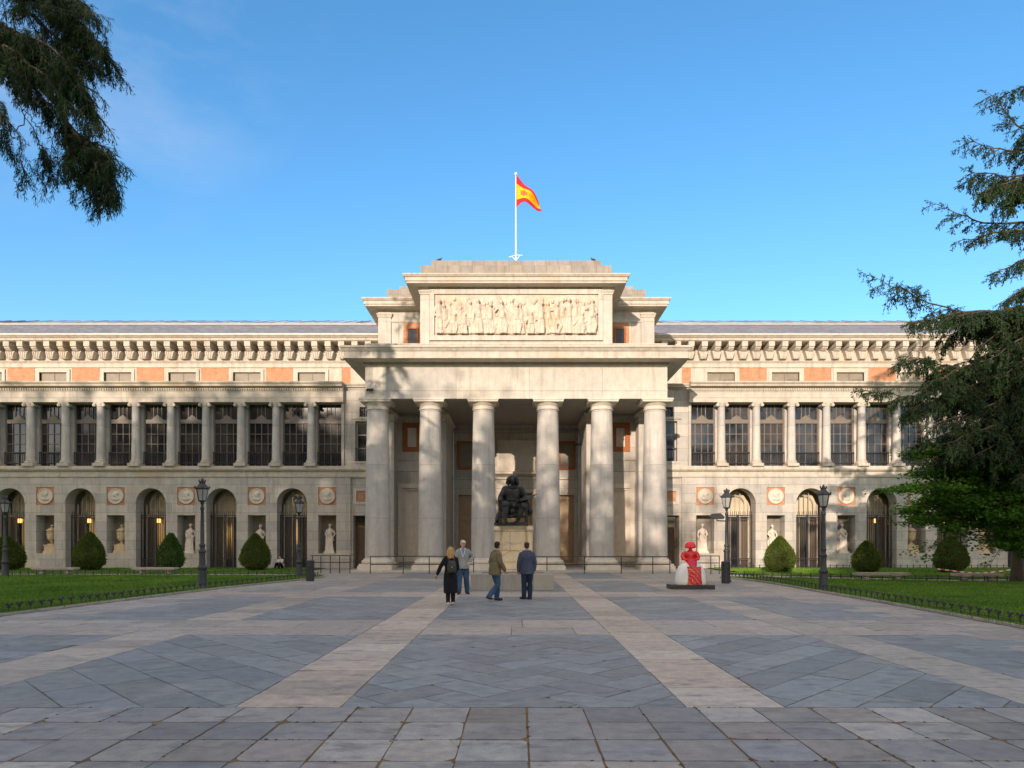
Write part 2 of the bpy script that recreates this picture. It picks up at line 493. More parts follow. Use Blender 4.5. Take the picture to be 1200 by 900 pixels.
for s in (-1, 1):
    n = 6 if s < 0 else 6
    uend = U0+P*7
    lw = MB()
    for k in range(7):
        xc = s*NC[k]; x0 = xc-1.175; x1 = xc+1.175
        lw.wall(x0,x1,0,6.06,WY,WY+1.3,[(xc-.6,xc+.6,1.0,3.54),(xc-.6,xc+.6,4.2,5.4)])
        arch_cell(lw, s*AC[k], 1.172, 1.0, 4.33, 6.06, WY, WY+.95)
    # plinth, pier towards the portico
    lw.wall(s*8.7, s*(NC[0]-1.175), 0, 6.06, WY+.12, WY+1.2, [(s*9.0,s*10.87,0,3.53),(s*9.1,s*10.85,4.25,5.35)])
    lw.box(s*11.02, s*(NC[0]-1.18), WY-.012, WY+.3, 0, 6.055)
    lw.box(s*uend, s*62, WY, WY+1, 0, 6.06)
    part('wing_wall', lw, M['wall'])
    lw = MB()
    lw.box(s*8.7, s*62, WY+2.2, WY+2.4, 0, 6.4); lw.box(s*8.7, s*62, WY+1.31, WY+2.3, 6.06, 6.3)
    part('vestibule_wall', lw, M['plaster'])
    for k in range(7):
        inst('door', s*AC[k], mk_doorway)
        inst('med', s*NC[k], mk_medallion); inst('niche', s*NC[k], mk_niche)
    # small bay beside the portico
    dd = MB(); dd.box(s*9.0,s*10.87,WY+.75,WY+.8,0,3.53)
    for zz in (.3,1.3,2.3): dd.frame(s*10.1,s*10.7,WY+.72,WY+.76,zz,zz+.85,.05)
    d_ = part('side_door', dd, M['darkwood'])
    gg=MB(); gg.box(s*9.9,s*10.8,WY+.7,WY+.72,2.75,3.45); part('door_glass', gg, M['glass'], d_)
    pp = MB(); pp.box(s*9.1,s*10.85,WY+.16,WY+.3,4.25,5.35); pp.frame(s*9.1,s*10.85,WY+.06,WY+.17,4.25,5.35,.2)
    sp = part('square_panel', pp, M['trim'])
    pi2 = MB(); pi2.box(s*9.34,s*10.62,WY+.12,WY+.158,4.48,5.12); part('terracotta_inset', pi2, M['terra'], sp)
    # string course between the storeys
    st = MB()
    prof = [(WY+.6,6.04),(WY-.04,6.04),(WY-.08,6.10),(WY-.08,6.2),(WY-.02,6.22),(WY-.02,6.42),(WY-.14,6.47),(WY-.22,6.56),(WY-.22,6.66),(WY-.16,6.69),(WY-.16,6.80),(WY+1.5,6.80),(WY+1.5,6.04)]
    st.prismx(prof, s*8.72, s*62)
    part('string_course', st, M['trim'])
    # upper bay beside the portico
    up = MB(); up.wall(s*8.7, s*11.45, 6.78, 12.2, WY+.1, WY+1.4, [(s*9.2,s*10.72,7.1,9.8),(s*9.2,s*10.45,10.1,10.75)])
    up.frame(s*9.06,s*10.86,WY+.05,WY+.14,7.0,9.94,.13); up.box(s*9.0,s*10.95,WY-.02,WY+.12,9.94,10.04)
    part('bay_wall', up, M['ashlar'])
    bw = MB(); bw.box(s*9.2,s*10.72,WY+.5,WY+.54,7.1,9.8)
    bwo = part('bay_window', bw, M['glass'])
    bf = MB(); bf.frame(s*9.2,s*10.72,WY+.4,WY+.5,7.1,9.8,.09); bf.box(s*9.93,s*9.99,WY+.42,WY+.5,7.1,9.8); bf.box(s*9.2,s*10.72,WY+.41,WY+.5,8.9,8.96)
    part('window_frame', bf, M['pale_frame'], bwo)
    bb = MB()
    for i in range(9): x=s*(9.25+1.42*i/8); bb.box(x-.014,x+.014,WY+.2,WY+.228,7.1,7.98)
    bb.box(s*9.2,s*10.72,WY+.19,WY+.24,7.98,8.04)
    part('iron_balustrade', bb, M['iron'], bwo)
    gw = MB(); gw.box(s*9.2,s*10.45,WY+.4,WY+.44,10.1,10.75)
    gwo = part('grille_window', gw, M['glass']); g2=MB()
    for i in range(8): x=s*(9.27+1.1*i/7); g2.box(x-.02,x+.02,WY+.25,WY+.29,10.1,10.75)
    part('window_grille', g2, M['iron'], gwo)
    # loggia
    lo = MB()
    lo.box(s*11.45, s*11.62, WY-.05, WY+1.4, 6.78, 11.05)
    lo.box(s*11.4, s*62, 46.09, 46.9, 6.7, 12.2)
    lo.box(s*11.62, s*62, 45.72, 46.08, 11.055, 11.2)
    part('loggia_wall', lo, M['ashlar'])
    ncol = 12
    for k in range(ncol):
        u = 13.64+2.332*k
        inst('lcol', s*u, mk_loggia_column); inst('pil', s*u, mk_pilaster)
        inst('lwin', s*(u-1.166), mk_loggia_window)
    en = MB()
    y=45.1
    prof=[(y+1.5,11.0),(y,11.0),(y,11.28),(y-.03,11.28),(y-.03,11.62),(y-.03,11.66),(y-.07,11.68),(y-.07,11.74),(y-.02,11.75),(y-.02,11.92),(y-.32,11.98),(y-.36,12.0),(y-.36,12.1),(y-.42,12.12),(y-.5,12.22),(y-.5,12.27),(y+.2,12.34),(y+4.6,12.36),(y+4.6,12.2),(y+1.5,12.1)]
    en.prismx(prof, s*11.45, s*62)
    for i in range(200):
        u = 11.5+.16*i
        if u > 38: break
        en.box(s*u, s*(u+.09), y-.14, y-.018, 11.76, 11.88)
    prof2=[(WY+1.3,11.0+.9),(WY+.06,11.9),(WY+.02,12.0),(WY-.12,12.04),(WY-.12,12.1),(WY-.2,12.2),(WY-.2,12.26),(WY+4.4,12.34),(WY+4.4,12.2)]
    en.prismx(prof2, s*8.7, s*11.44)
    part('loggia_entablature', en, M['trim'])
    # attic storey, set back
    aw = MB(); aw.wall(s*9.0, s*62, 12.2, 14.42, 49.58, 50.4, [(s*(14.85+P*k)-1.0,s*(14.85+P*k)+1.0,12.6,14.06) for k in range(8)]); aw.box(s*9.0,s*62,50.0,50.42,14.42,16.1)
    aw.box(s*9.0, s*62, 49.5, 49.6, 14.42, 14.74); aw.prismx([(49.6,14.71),(49.42,14.75),(49.42,14.79),(49.36,14.83),(49.36,14.88),(49.5,14.92),(49.6,14.92)], s*9.0, s*62)
    aw.box(s*9.0, s*62, 49.54, 49.99, 14.92, 15.5)
    part('attic_wall', aw, M['trim'])
    for k in range(8):
        inst('awin', s*(14.85+P*k), mk_attic_window)
        inst('terra', s*(17.2+P*k), mk_terra)
    tp = MB(); tp.box(s*12.05, s*12.68, 49.56, 49.62, 12.2, 14.42); part('terracotta_panel', tp, M['terra'])
    for k in range(30):
        inst('brk', s*(10.6+.957*k), mk_bracket)
    co = MB()
    prof=[(50,16.1),(48.72,16.1),(48.66,16.15),(48.62,16.15),(48.62,16.28),(48.56,16.30),(48.42,16.42),(48.38,16.42),(48.38,16.50),(48.8,16.54),(50,16.54)]
    co.prismx(prof, s*9.0, s*62)
    part('main_cornice', co, M['trim'])
    gt = MB(); gt.prismx([(48.6,16.53),(48.6,16.63),(48.72,16.65),(48.74,16.53)], s*9.0, s*62); part('gutter', gt, M['gutter'])
    rf = MB(); rf.prismx([(48.8,16.56),(52.4,18.42),(58,18.6),(58,16.56)], s*9.0, s*62)
    r_ = part('wing_roof', rf, M['slate'])
    rc = MB(); rc.prismx([(52.3,18.40),(52.3,18.56),(52.5,18.62),(52.6,18.4)], s*9.0, s*62); part('roof_kerb', rc, M['zinc'], None)
    zr = MB(); zr.prismx([(52.56,18.58),(57.0,20.2),(57.1,18.6)], s*9.0, s*62)
    sk = part('zinc_roof', zr, M['zinc'])
    sg = MB(); a = Vector((0,52.7,18.66)); b = Vector((0,56.8,20.17))
    d = (b-a).normalized(); nrm = Vector((0,-d.z,d.y))
    lo_u, hi_u = ((12.5,40) if s < 0 else (11.5,24.0))
    nn = int((hi_u-lo_u)/1.15)
    for i in range(nn):
        u = lo_u+1.15*(i+.5); c=(a+b)/2+nrm*.02; c.x=s*u
        sg.obox(c, Vector((1,0,0)), d, nrm, .53, (b-a).length/2, .015)
    part('skylight_glass', sg, M['sky_glass'], None)
    sr = MB()
    for i in range(36):
        u = 9.8+1.15*i; c=(a+b)/2+nrm*.03; c.x=s*u
        sr.obox(c, Vector((1,0,0)), d, nrm, .03, (b-a).length/2, .03)
    part('roof_seam', sr, M['lead'], None)

# ---- portico
fl = MB(); fl.box(-9.7,9.7,38.95,49.6,-.05,.10); fl.box(-9.95,9.95,38.6,45.3,-.05,.045)
part('portico_floor', fl, M['ashlar'])
def mk_pcol():
    y=40.75
    sh=MB()
    z0,z1=.78,9.55; prof=[]
    for i in range(13):
        t=i/12; r=.745-.125*(t**1.6); prof.append((r,z0+(z1-z0)*t))
    sh.lathe(prof,(0,y,0),40)
    o=part('portico_column', sh, M['drum'], None, True)
    b=MB(); b.box(-1.0,1.0,y-1.0,y+1.0,.10,.34); b.box(-.93,.93,y-.93,y+.93,.34,.46)
    b.lathe([(.9,.46),(.945,.50),(.96,.57),(.93,.64),(.86,.68),(.83,.70),(.83,.73),(.77,.76),(.748,.79)],(0,y,0),40)
    part('column_base', b, M['white'], o, True)
    c=MB(); c.lathe([(.622,9.55),(.68,9.57),(.68,9.63),(.635,9.65),(.635,9.78),(.68,9.80),(.70,9.83),(.79,9.93),(.83,9.96)],(0,y,0),40)
    c.box(-.88,.88,y-.88,y+.88,9.96,10.12); c.box(-.92,.92,y-.92,y+.92,10.06,10.16)
    part('column_capital', c, M['white'], o, True)
    return o
for x in (-8.27,-5.12,-1.95,1.88,5.1,8.27): inst('pcol', x, mk_pcol)
# entablature
en=MB()
en.ring(-8.87,8.87,40.08,45.3,[(0,10.16),(0,10.62),(.03,10.62),(.03,10.66),(.0,10.66),(0,12.02),(.05,12.05),(.10,12.1),(.10,12.22),(.20,12.24)])
en.box(-8.87,8.87,40.08,45.3,12.19,12.21)
o_en=part('portico_entablature', en, M['smooth'])
dn=MB()
for i in range(150):
    x=-8.95+.1195*i
    dn.box(x,x+.062,39.9,40.0,12.11,12.235)
part('dentil_course', dn, M['trim'], None)
cr=MB()
cr.ring(-8.87,8.87,40.08,49.0,[(-.5,12.236),(1.0,12.26),(1.05,12.26),(1.05,12.34),(.98,12.36),(.98,12.66),(1.04,12.68),(1.12,12.8),(1.2,12.86),(1.2,12.95),(.1,13.02),(-.05,13.02)])
part('portico_cornice', cr, M['trim'])
pr=MB(); pr.ring(-8.87,8.87,40.15,49.0,[(.0,12.98),(0,13.36),(.02,13.36),(.02,13.42),(0,13.42),(-2.2,13.44)])
pr.box(-8.8,8.8,41,49,13.40,13.43)
part('parapet', pr, M['trim'])
# inner beams and ceiling
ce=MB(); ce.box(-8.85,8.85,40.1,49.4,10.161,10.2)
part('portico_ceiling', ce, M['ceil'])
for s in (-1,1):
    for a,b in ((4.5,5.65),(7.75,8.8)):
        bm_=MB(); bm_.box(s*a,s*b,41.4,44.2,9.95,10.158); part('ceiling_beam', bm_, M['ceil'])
for s in (-1,1):
    # antae walls
    an=MB(); an.box(s*7.85,s*8.85,43.8,46.4,.1,9.6); an.box(s*4.5,s*5.65,43.8,48.98,.1,9.6)
    part('anta', an, M['drum'])
    for a,b,yb in ((7.85,8.85,45.5),(4.5,5.65,48.97)):
        ac=MB()
        ac.ring(min(s*a,s*b),max(s*a,s*b),43.8,yb,[(0,9.55),(.05,9.57),(.05,9.63),(.0,9.65),(0,9.78),(.1,9.9),(.14,9.96),(.14,10.1),(.0,10.155)])
        part('anta_capital', ac, M['white'], None); ac=MB()
        ac.ring(min(s*a,s*b),max(s*a,s*b),43.8,yb,[(.12,.1),(.12,.45),(.06,.5),(.08,.6),(.03,.7),(0,.76)])
        part('anta_base', ac, M['white'], None)
    # side bay with niche panel and framed window
    sb=MB(); sb.wall(s*5.65,s*7.85,.1,10.16,45.0,46,[(s*6.3,s*7.5,.75,5.28),(s*6.26,s*7.5,7.7,9.62)])
    sb.box(s*5.66,s*7.84,44.9,45.02,7.12,7.32); sb.box(s*5.66,s*7.84,44.94,45.02,6.4,6.48); sb.box(s*5.66,s*7.84,44.92,45.01,9.85,10.05)
    part('side_bay', sb, M['ashlar'])
    nf=MB(); nf.frame(s*6.02,s*7.78,44.9,45.03,.45,5.6,.3)
    np_=part('niche_frame', nf, M['white'])
    ni=MB(); ni.box(s*6.28,s*7.52,45.18,45.24,.7,5.3); ni.frame(s*6.3,s*7.5,45.05,45.18,.75,5.28,.12); part('niche_panel', ni, M['cream'], np_)
    wf=MB(); wf.frame(s*6.26,s*7.5,44.96,45.1,7.7,9.62,.32)
    wo=part('framed_window', wf, M['terra_dark'])
    wg=MB(); wg.box(s*6.5,s*7.3,45.12,45.16,7.9,9.4); part('window_blind', wg, M['cream'], wo)
# central recess
bw=MB(); bw.wall(-4.5,4.5,.1,10.16,49.0,50,[(-1.15,1.15,.1,5.3),(-4.2,-2.4,.1,5.15),(2.4,4.2,.1,5.15)])
bw.box(-4.49,4.49,48.86,49.02,9.6,9.75); bw.box(-4.49,4.49,48.9,49.02,9.0,9.1); bw.box(-4.49,4.49,48.84,49.02,9.9,10.15)
bw.box(-4.49,4.49,48.85,49.03,6.25,6.42)
part('recess_wall', bw, M['ashlar'])
cpn=MB(); cpn.box(-1.25,1.3,48.93,49.02,6.9,9.0); cpn.frame(-1.33,1.38,48.88,49.0,6.82,9.08,.1)
cpn.prismx([(49,6.44),(48.55,6.62),(48.5,6.62),(48.5,6.74),(48.6,6.8),(49,6.84)],-1.5,1.5)
part('recess_panel', cpn, M['white'])
for s in (-1,1):
    wf=MB(); wf.frame(s*2.95,s*4.25,48.9,49.04,6.95,9.0,.2); wo=part('framed_window', wf, M['terra_dark'])
    wg=MB(); wg.box(s*3.14,s*4.06,48.97,49.03,7.1,8.85); part('window_blind', wg, M['blind'], wo)
    dr=MB(); dr.box(s*2.4,s*4.2,49.3,49.36,.1,5.15)
    for zz,hh in ((.4,1.2),(1.75,1.5),(3.4,1.5)):
        dr.frame(s*2.6,s*4.02,49.24,49.31,zz,zz+hh,.09); dr.box(s*2.85,s*3.78,49.26,49.31,zz+.25,zz+hh-.25)
    do=part('portico_door', dr, M['wood'])
    df=MB(); df.frame(s*2.28,s*4.32,48.92,49.1,.1,5.3,.16); part('door_frame', df, M['pale_frame'], do)
md=MB(); md.box(-1.15,1.15,49.4,49.46,.1,5.3)
for s in (-1,1):
    for zz,hh in ((.3,1.5),(2.0,2.9)): md.frame(s*.12,s*1.02,49.34,49.41,zz,zz+hh,.1)
mo=part('main_door', md, M['wood'])
mf=MB(); mf.frame(-1.4,1.4,48.9,49.1,-.1,5.55,.26); part('door_frame', mf, M['white'], mo)

for x,y,z in ((PX(434,40),40.0,PZ(457,40)),(PX(677.5,47),47.2,PZ(521,47.2))):
    fl2=MB(); fl2.box(x-.03,x+.03,y-.05,y+.1,z+.02,z+.08)
    for k in (-1,0,1): fl2.tube([(x+k*.13,y-.02,z),(x+k*.13,y-.22,z-.05)],[.05,.07],8)
    fl2.box(x-.2,x+.2,y-.04,y,z+.04,z+.08)
    part('spotlight', fl2, M['iron'])
# ---- attic over the portico
at=MB()
at.box(-5.66,5.66,40.3,46,13.4,17.0); at.box(-8.92,8.92,44.2,57,13.4,17.0)
at.frame(-5.1,5.1,40.16,40.32,13.62,16.62,.28)
for s in (-1,1):
    at.box(s*5.12,s*5.66,40.22,40.32,13.44,16.7)
    at.box(s*8.1,s*8.92,44.1,44.3,13.44,16.6)
    at.box(s*7.6,s*8.0,44.12,44.3,13.44,15.9)
    at.box(s*5.66,s*8.1,44.13,44.3,15.95,16.15); at.box(s*7.3,s*7.6,44.16,44.3,13.44,15.95)
o_at=part('attic_block', at, M['smooth'])
cp=MB()
for s in (-1,1):
    cp.ring(min(s*5.12,s*5.66),max(s*5.12,s*5.66),40.22,41,[(0,16.3),(.05,16.33),(.05,16.4),(.1,16.48),(.1,16.56),(0,16.6)])
    cp.ring(min(s*8.1,s*8.92),max(s*8.1,s*8.92),44.1,45,[(0,16.25),(.05,16.28),(.05,16.36),(.1,16.44),(.1,16.52),(0,16.56)])
part('pilaster_capital', cp, M['trim'], None)
cn=MB()
prof=[(-.3,16.66),(.1,16.7),(.12,16.74),(.72,16.76),(.72,16.86),(.78,16.88),(.78,17.08),(.84,17.1),(.92,17.2),(.92,17.26),(-.2,17.32)]
cn.ring(-5.66,5.66,40.3,46,prof); cn.ring(-8.92,8.92,44.2,57,[(o,z+.02) for o,z in prof])
cn.box(-5.9,5.9,40.2,46.5,17.28,17.315); cn.box(-9,9,44.1,57,17.3,17.335)
part('attic_cornice', cn, M['trim'])
ar=MB()
ar.box(-5.78,5.78,41.28,41.7,17.3,18.47)
ar.box(-5.2,5.2,41.72,47,17.3,18.95)
ar.box(-8.5,8.5,44.9,56,17.3,18.38); ar.box(-7.75,7.75,45.3,56,18.38,18.72)
ar.prismx([(47.01,18.74),(50,19.3),(56,18.74)],-5.2,5.2)
part('portico_roof', ar, M['lead'])
for s in (-1,1):
    tw=MB(); tw.box(s*5.67,s*7.3,44.15,44.25,13.44,15.93)
    t_=part('terracotta_panel', tw, M['terra'])
    fw=MB(); fw.box(s*6.42,s*6.98,44.1,44.14,14.0,15.5); f_=part('small_window', fw, M['glass'])
    fr=MB(); fr.frame(s*6.32,s*7.08,44.05,44.15,13.9,15.6,.1); part('window_frame', fr, M['terra_dark'], f_)
# ================================================================== GROUND
def ground_mat(name, a, b, scale=.6, rough=.9):
    t=NT(name); p=t.pos(); n=t.noise(p,scale,6,.6); f=t.noise(p,30,3)
    c=t.ramp(n,[(.3,a),(.7,b)]); c=t.mix(1.0,c,t.ramp(f,[(.3,(.8,.8,.8)),(.7,(1.15,1.15,1.15))]),'MULTIPLY')
    t.bump(f,.4,.01); return t.set(c,rough,spec=.2)
M['soil']=ground_mat('bare_earth',(.10,.085,.06),(.15,.125,.09))
M['joint']=ground_mat('mossy_joint',(.10,.08,.045),(.26,.16,.075),1.6)
M['path']=ground_mat('gravel_path',(.40,.37,.32),(.47,.44,.38),2)
M['kerb']=stone('kerb_stone',(.36,.33,.29),(.9,5),stain=.5)
M['turf']=ground_mat('lawn_turf',(.06,.135,.014),(.10,.20,.022),.35)
g=MB(); S=900; g.add([(-S,-S,-.06),(S,-S,-.06),(S,S,-.06),(-S,S,-.06)],[(0,1,2,3)])
tag(g.build('ground',M['soil']),kind='structure')

LE=[(-12.6,-14),(-12.2,6),(-11.9,12),(-11.65,15.5),(-11.15,21),(-10.75,25),(-9.9,29.5),(-9.45,32),(-9.35,33.4),(-9.7,34.6),(-10.6,35.1)]
RE=[(9.7,-14),(9.8,6),(9.8,13.2),(10.15,19),(10.25,23),(10.5,28),(10.3,31),(9.95,32.6),(9.9,33.2),(10.2,33.6),(11,33.4)]
pj=MB(); pj.add([(x,y,-.005) for x,y in LE[:9]]+[(-10.4,35.6,-.005),(-12.6,38.2,-.005),(-12.6,45.6,-.005),(12.6,45.6,-.005),(12.6,37.8,-.005),(10.4,34,-.005)]+[(x,y,-.005) for x,y in reversed(RE[:9])],
   [tuple(range(9+6+9))])
tag(pj.build('plaza_bed',M['joint']),kind='structure')

# slabs -------------------------------------------------------------
def clip(poly, a, b, c):                 # keep a*x+b*y<=c
    out=[]
    for i in range(len(poly)):
        p,q=poly[i],poly[(i+1)%len(poly)]
        dp=a*p[0]+b*p[1]-c; dq=a*q[0]+b*q[1]-c
        if dp<=0: out.append(p)
        if (dp<0<dq) or (dq<0<dp):
            t=dp/(dp-dq); out.append((p[0]+(q[0]-p[0])*t,p[1]+(q[1]-p[1])*t))
    return out
def area(p): return .5*sum(p[i][0]*p[(i+1)%len(p)][1]-p[(i+1)%len(p)][0]*p[i][1] for i in range(len(p)))
def edge_x(E,y):
    for (x0,y0),(x1,y1) in zip(E,E[1:]):
        if y0<=y<=y1 and y1>y0: return x0+(x1-x0)*(y-y0)/(y1-y0)
    return E[-1][0]
class Slabs:
    def __init__(self): self.v=[];self.f=[];self.c=[]
    def tile(self, poly, gap, col, z=.0, jit=.004, chip=.06):
        if len(poly)<3: return
        A=area(poly)
        if A<0: poly=poly[::-1]; A=-A
        if A<.012: return
        dd=[]
        for p in poly:
            if not dd or math.hypot(p[0]-dd[-1][0],p[1]-dd[-1][1])>.035: dd.append(p)
        if len(dd)>1 and math.hypot(dd[0][0]-dd[-1][0],dd[0][1]-dd[-1][1])<=.035: dd.pop()
        poly=dd
        if len(poly)<3: return
        n=len(poly); out=[]
        # inset each edge by gap/2
        ins=[]
        for i in range(n):
            p0,p1,p2=poly[i-1],poly[i],poly[(i+1)%n]
            d1=Vector((p1[0]-p0[0],p1[1]-p0[1])); d2=Vector((p2[0]-p1[0],p2[1]-p1[1]))
            if d1.length<.02 or d2.length<.02: continue
            d1.normalize(); d2.normalize()
            n1=Vector((-d1.y,d1.x)); n2=Vector((-d2.y,d2.x)); b=n1+n2
            if b.length<.1: continue
            b/= max(.35,(1+n1.dot(n2)))
            ins.append((p1[0]+b.x*gap/2+random.uniform(-jit,jit), p1[1]+b.y*gap/2+random.uniform(-jit,jit)))
        if len(ins)<3: return
        ch=[]
        for i,p in enumerate(ins):                 # chipped corners
            if random.random()<chip and len(ins)>3:
                a,b=ins[i-1],ins[(i+1)%len(ins)]
                da=Vector((a[0]-p[0],a[1]-p[1])); db=Vector((b[0]-p[0],b[1]-p[1])); ka=random.uniform(.02,.09); kb=random.uniform(.02,.09)
                if da.length>.3 and db.length>.3:
                    da.normalize(); db.normalize(); ch.append((p[0]+da.x*ka,p[1]+da.y*ka)); m_=(da*ka+db*kb)*random.uniform(.35,.6); ch.append((p[0]+m_.x,p[1]+m_.y)); ch.append((p[0]+db.x*kb,p[1]+db.y*kb)); continue
            ch.append(p)
        ins=ch
        # break long edges so that the arrises are not ruler-straight
        pts=[]
        for i in range(len(ins)):
            p,q=ins[i],ins[(i+1)%len(ins)]; L=math.hypot(q[0]-p[0],q[1]-p[1]); m=max(1,min(7,int(L/.13)))
            for k in range(m):
                t=k/m; j=jit*.9 if k else 0
                pts.append((p[0]+(q[0]-p[0])*t+random.uniform(-j,j),p[1]+(q[1]-p[1])*t+random.uniform(-j,j)))
        tx,ty=random.uniform(-.003,.003),random.uniform(-.003,.003); cx=sum(p[0] for p in pts)/len(pts); cy=sum(p[1] for p in pts)/len(pts)
        zz=z+.003+random.uniform(-.0015,.0015); b=len(self.v); m=len(pts)
        for x,y in pts: self.v.append((x,y,zz+(x-cx)*tx+(y-cy)*ty))
        for x,y in pts: self.v.append((x,y,-.03))
        self.f.append(tuple(range(b,b+m))); self.c.append(col)
        for i in range(m):
            i2=(i+1)%m; self.f.append((b+i,b+m+i,b+m+i2,b+i2)); self.c.append(col)
    def build(self,name,mat):
        me=bpy.data.meshes.new(name); me.from_pydata(self.v,[],self.f)
        a=me.color_attributes.new('slab','FLOAT_COLOR','CORNER')
        buf=[]
        for p,c in zip(me.polygons,self.c): buf+= [c[0],c[1],c[2],1]*p.loop_total
        a.data.foreach_set('color',buf)
        o=bpy.data.objects.new(name,me); me.materials.append(mat); COL.objects.link(o); return o
def paving_mat():
    t=NT('paving_stone'); p=t.pos()
    at=t.n('ShaderNodeVertexColor',layer_name='slab').outputs[0]
    n1=t.noise(p,1.1,6,.62); n2=t.noise(p,6,6,.65); n3=t.noise(p,70,3,.6)
    st=t.noise(t.scalev(p,(1.0,2.6,1)),1.7,8,.72)
    col=t.mix(1.0,at,t.ramp(n2,[(.28,(.68,.69,.72)),(.72,(1.25,1.23,1.19))]),'MULTIPLY')
    col=t.mix(1.0,col,t.ramp(n3,[(.3,(.9,.9,.9)),(.7,(1.1,1.1,1.1))]),'MULTIPLY')
    dark=t.ramp(st,[(.54,(0,0,0)),(.64,(1,1,1))])
    col=t.mix(t.math('MULTIPLY',dark,.6),col,(.105,.105,.11))
    pale=t.ramp(n1,[(.58,(0,0,0)),(.75,(1,1,1))])
    col=t.mix(t.math('MULTIPLY',pale,.4),col,(.42,.39,.36))
    rs=t.noise(p,.8,7,.75); rust=t.ramp(rs,[(.655,(0,0,0)),(.70,(1,1,1))])
    col=t.mix(t.math('MULTIPLY',rust,.6),col,(.20,.12,.06))
    t.bump(t.math('ADD',t.math('MULTIPLY',n2,.8),t.math('ADD',t.math('MULTIPLY',n3,.25),t.math('MULTIPLY',dark,-.35))),.55,.02)
    r=t.math('ADD',.42,t.math('MULTIPLY',n2,.3))
    return t.set(col,r,spec=.4)
M['paving']=paving_mat()
def vary(c,a=.12):
    k=1+random.uniform(-a,a); w=random.uniform(-.03,.03)
    return (c[0]*k*(1+w),c[1]*k,c[2]*k*(1-w))
SLATE=(.20,.222,.235); PALE=(.40,.345,.29); PALE2=(.32,.295,.262); GREY=(.235,.232,.23); MIDG=(.245,.25,.25)
sl=Slabs(); T=.565
# near band of square slabs
y=6.86
r=0
while y>-4:
    for i in range(-24,24):
        x0=.1+i*T; x1=x0+T; c=random.choice([GREY,GREY,(.27,.265,.255),(.185,.188,.195),(.325,.31,.285),(.21,.21,.215),(.24,.225,.208)])
        q=[(x0,y-T),(x1,y-T),(x1,y),(x0,y)]
        if x1<edge_x(LE,y)+.1 or x0>edge_x(RE,y)-.1: continue
        sl.tile([(a+random.uniform(-.006,.006),b+random.uniform(-.006,.006)) for a,b in q],.019,vary(c,.2),0,.0045,.22)
    y-=T
def band(x0,x1,y0,y1,w,colr,along='x',gap=.012,avar=.13):
    if along=='x':
        x=x0
        while x<x1-.05:
            ww=w*random.uniform(.75,1.35); e=min(x1,x+ww)
            if x1-e<.2: e=x1
            sl.tile([(x,y0),(e,y0),(e,y1),(x,y1)],gap,vary(colr,avar)); x=e
    else:
        yy=y0
        while yy<y1-.05:
            ww=w*random.uniform(.7,1.4); e=min(y1,yy+ww)
            if y1-e<.2: e=y1
            sl.tile([(x0,yy),(x1,yy),(x1,e),(x0,e)],gap,vary(colr,avar)); yy=e
SA=[(-2.83,-1.77),(1.71,2.70)]; SB=[(-7.1,-5.95),(5.2,6.15)]
YEND=38.6
for a,b in SA: band(a,b,6.86,YEND,.85,PALE,'y',.012,.2)
for a,b in SB: band(a,b,6.86,YEND,.85,PALE2,'y',.012,.2)
cross=[(12.3,14.7),(21.2,23.2),(30,32)]
pan_y=[(6.86,12.3),(14.7,21.2),(23.2,30),(32,YEND)]
xcuts=[(-1.77,1.71),(2.70,5.2),(-5.95,-2.83)]
for y0,y1 in cross:
    for a,b in xcuts:
        m=(y0+y1)/2
        band(a,b,y0,m,1.5,(.345,.312,.28),'x'); band(a,b,m,y1,1.5,(.345,.312,.28),'x')
def clip_rect(poly,x0,x1,y0,y1):
    for a,b,c in ((-1,0,-x0),(1,0,x1),(0,-1,-y0),(0,1,y1)):
        poly=clip(poly,a,b,c)
        if len(poly)<3: return []
    return poly
def diag(x0,x1,y0,y1,ang,w,L,col,xl=None):
    ca,sa=math.cos(ang),math.sin(ang); cx,cy=(x0+x1)/2,(y0+y1)/2; Rr=math.hypot(x1-x0,y1-y0)/2+L
    v=-Rr
    while v<Rr:
        u=-Rr-random.uniform(0,L); cc=random.uniform(.92,1.08)
        while u<Rr:
            l=L*random.uniform(.7,1.35)
            q=[(u,v),(u+l,v),(u+l,v+w),(u,v+w)]
            q=[(cx+a*ca-b*sa,cy+a*sa+b*ca) for a,b in q]
            q=clip_rect(q,x0,x1,y0,y1)
            if q: sl.tile(q,.014,vary(sc(col,cc),.16))
            u+=l
        v+=w
def herring(x0,x1,y0,y1,w,col):
    ang=R(45); ca,sa=math.cos(ang),math.sin(ang); cx,cy=(x0+x1)/2,(y0+y1)/2
    N=int(math.hypot(x1-x0,y1-y0)/w)+6
    for i in range(-N,N):
        for j in range(-N//2-2,N//2+2):
            ox,oy=i+2*j,i-2*j
            for q in ([(0,0),(2,0),(2,1),(0,1)],[(0,1),(1,1),(1,3),(0,3)]):
                q=[((a+ox)*w,(b+oy)*w) for a,b in q]
                q=[(cx+a*ca-b*sa,cy+a*sa+b*ca) for a,b in q]
                q=clip_rect(q,x0,x1,y0,y1)
                if q: sl.tile(q,.012,vary(col,.15))
for y0,y1 in pan_y:
    herring(-1.77,1.71,y0,y1,.46,SLATE)
    diag(2.70,5.2,y0,y1,R(45),.52,1.15,SLATE); diag(-5.95,-2.83,y0,y1,R(135),.58,1.2,SLATE)
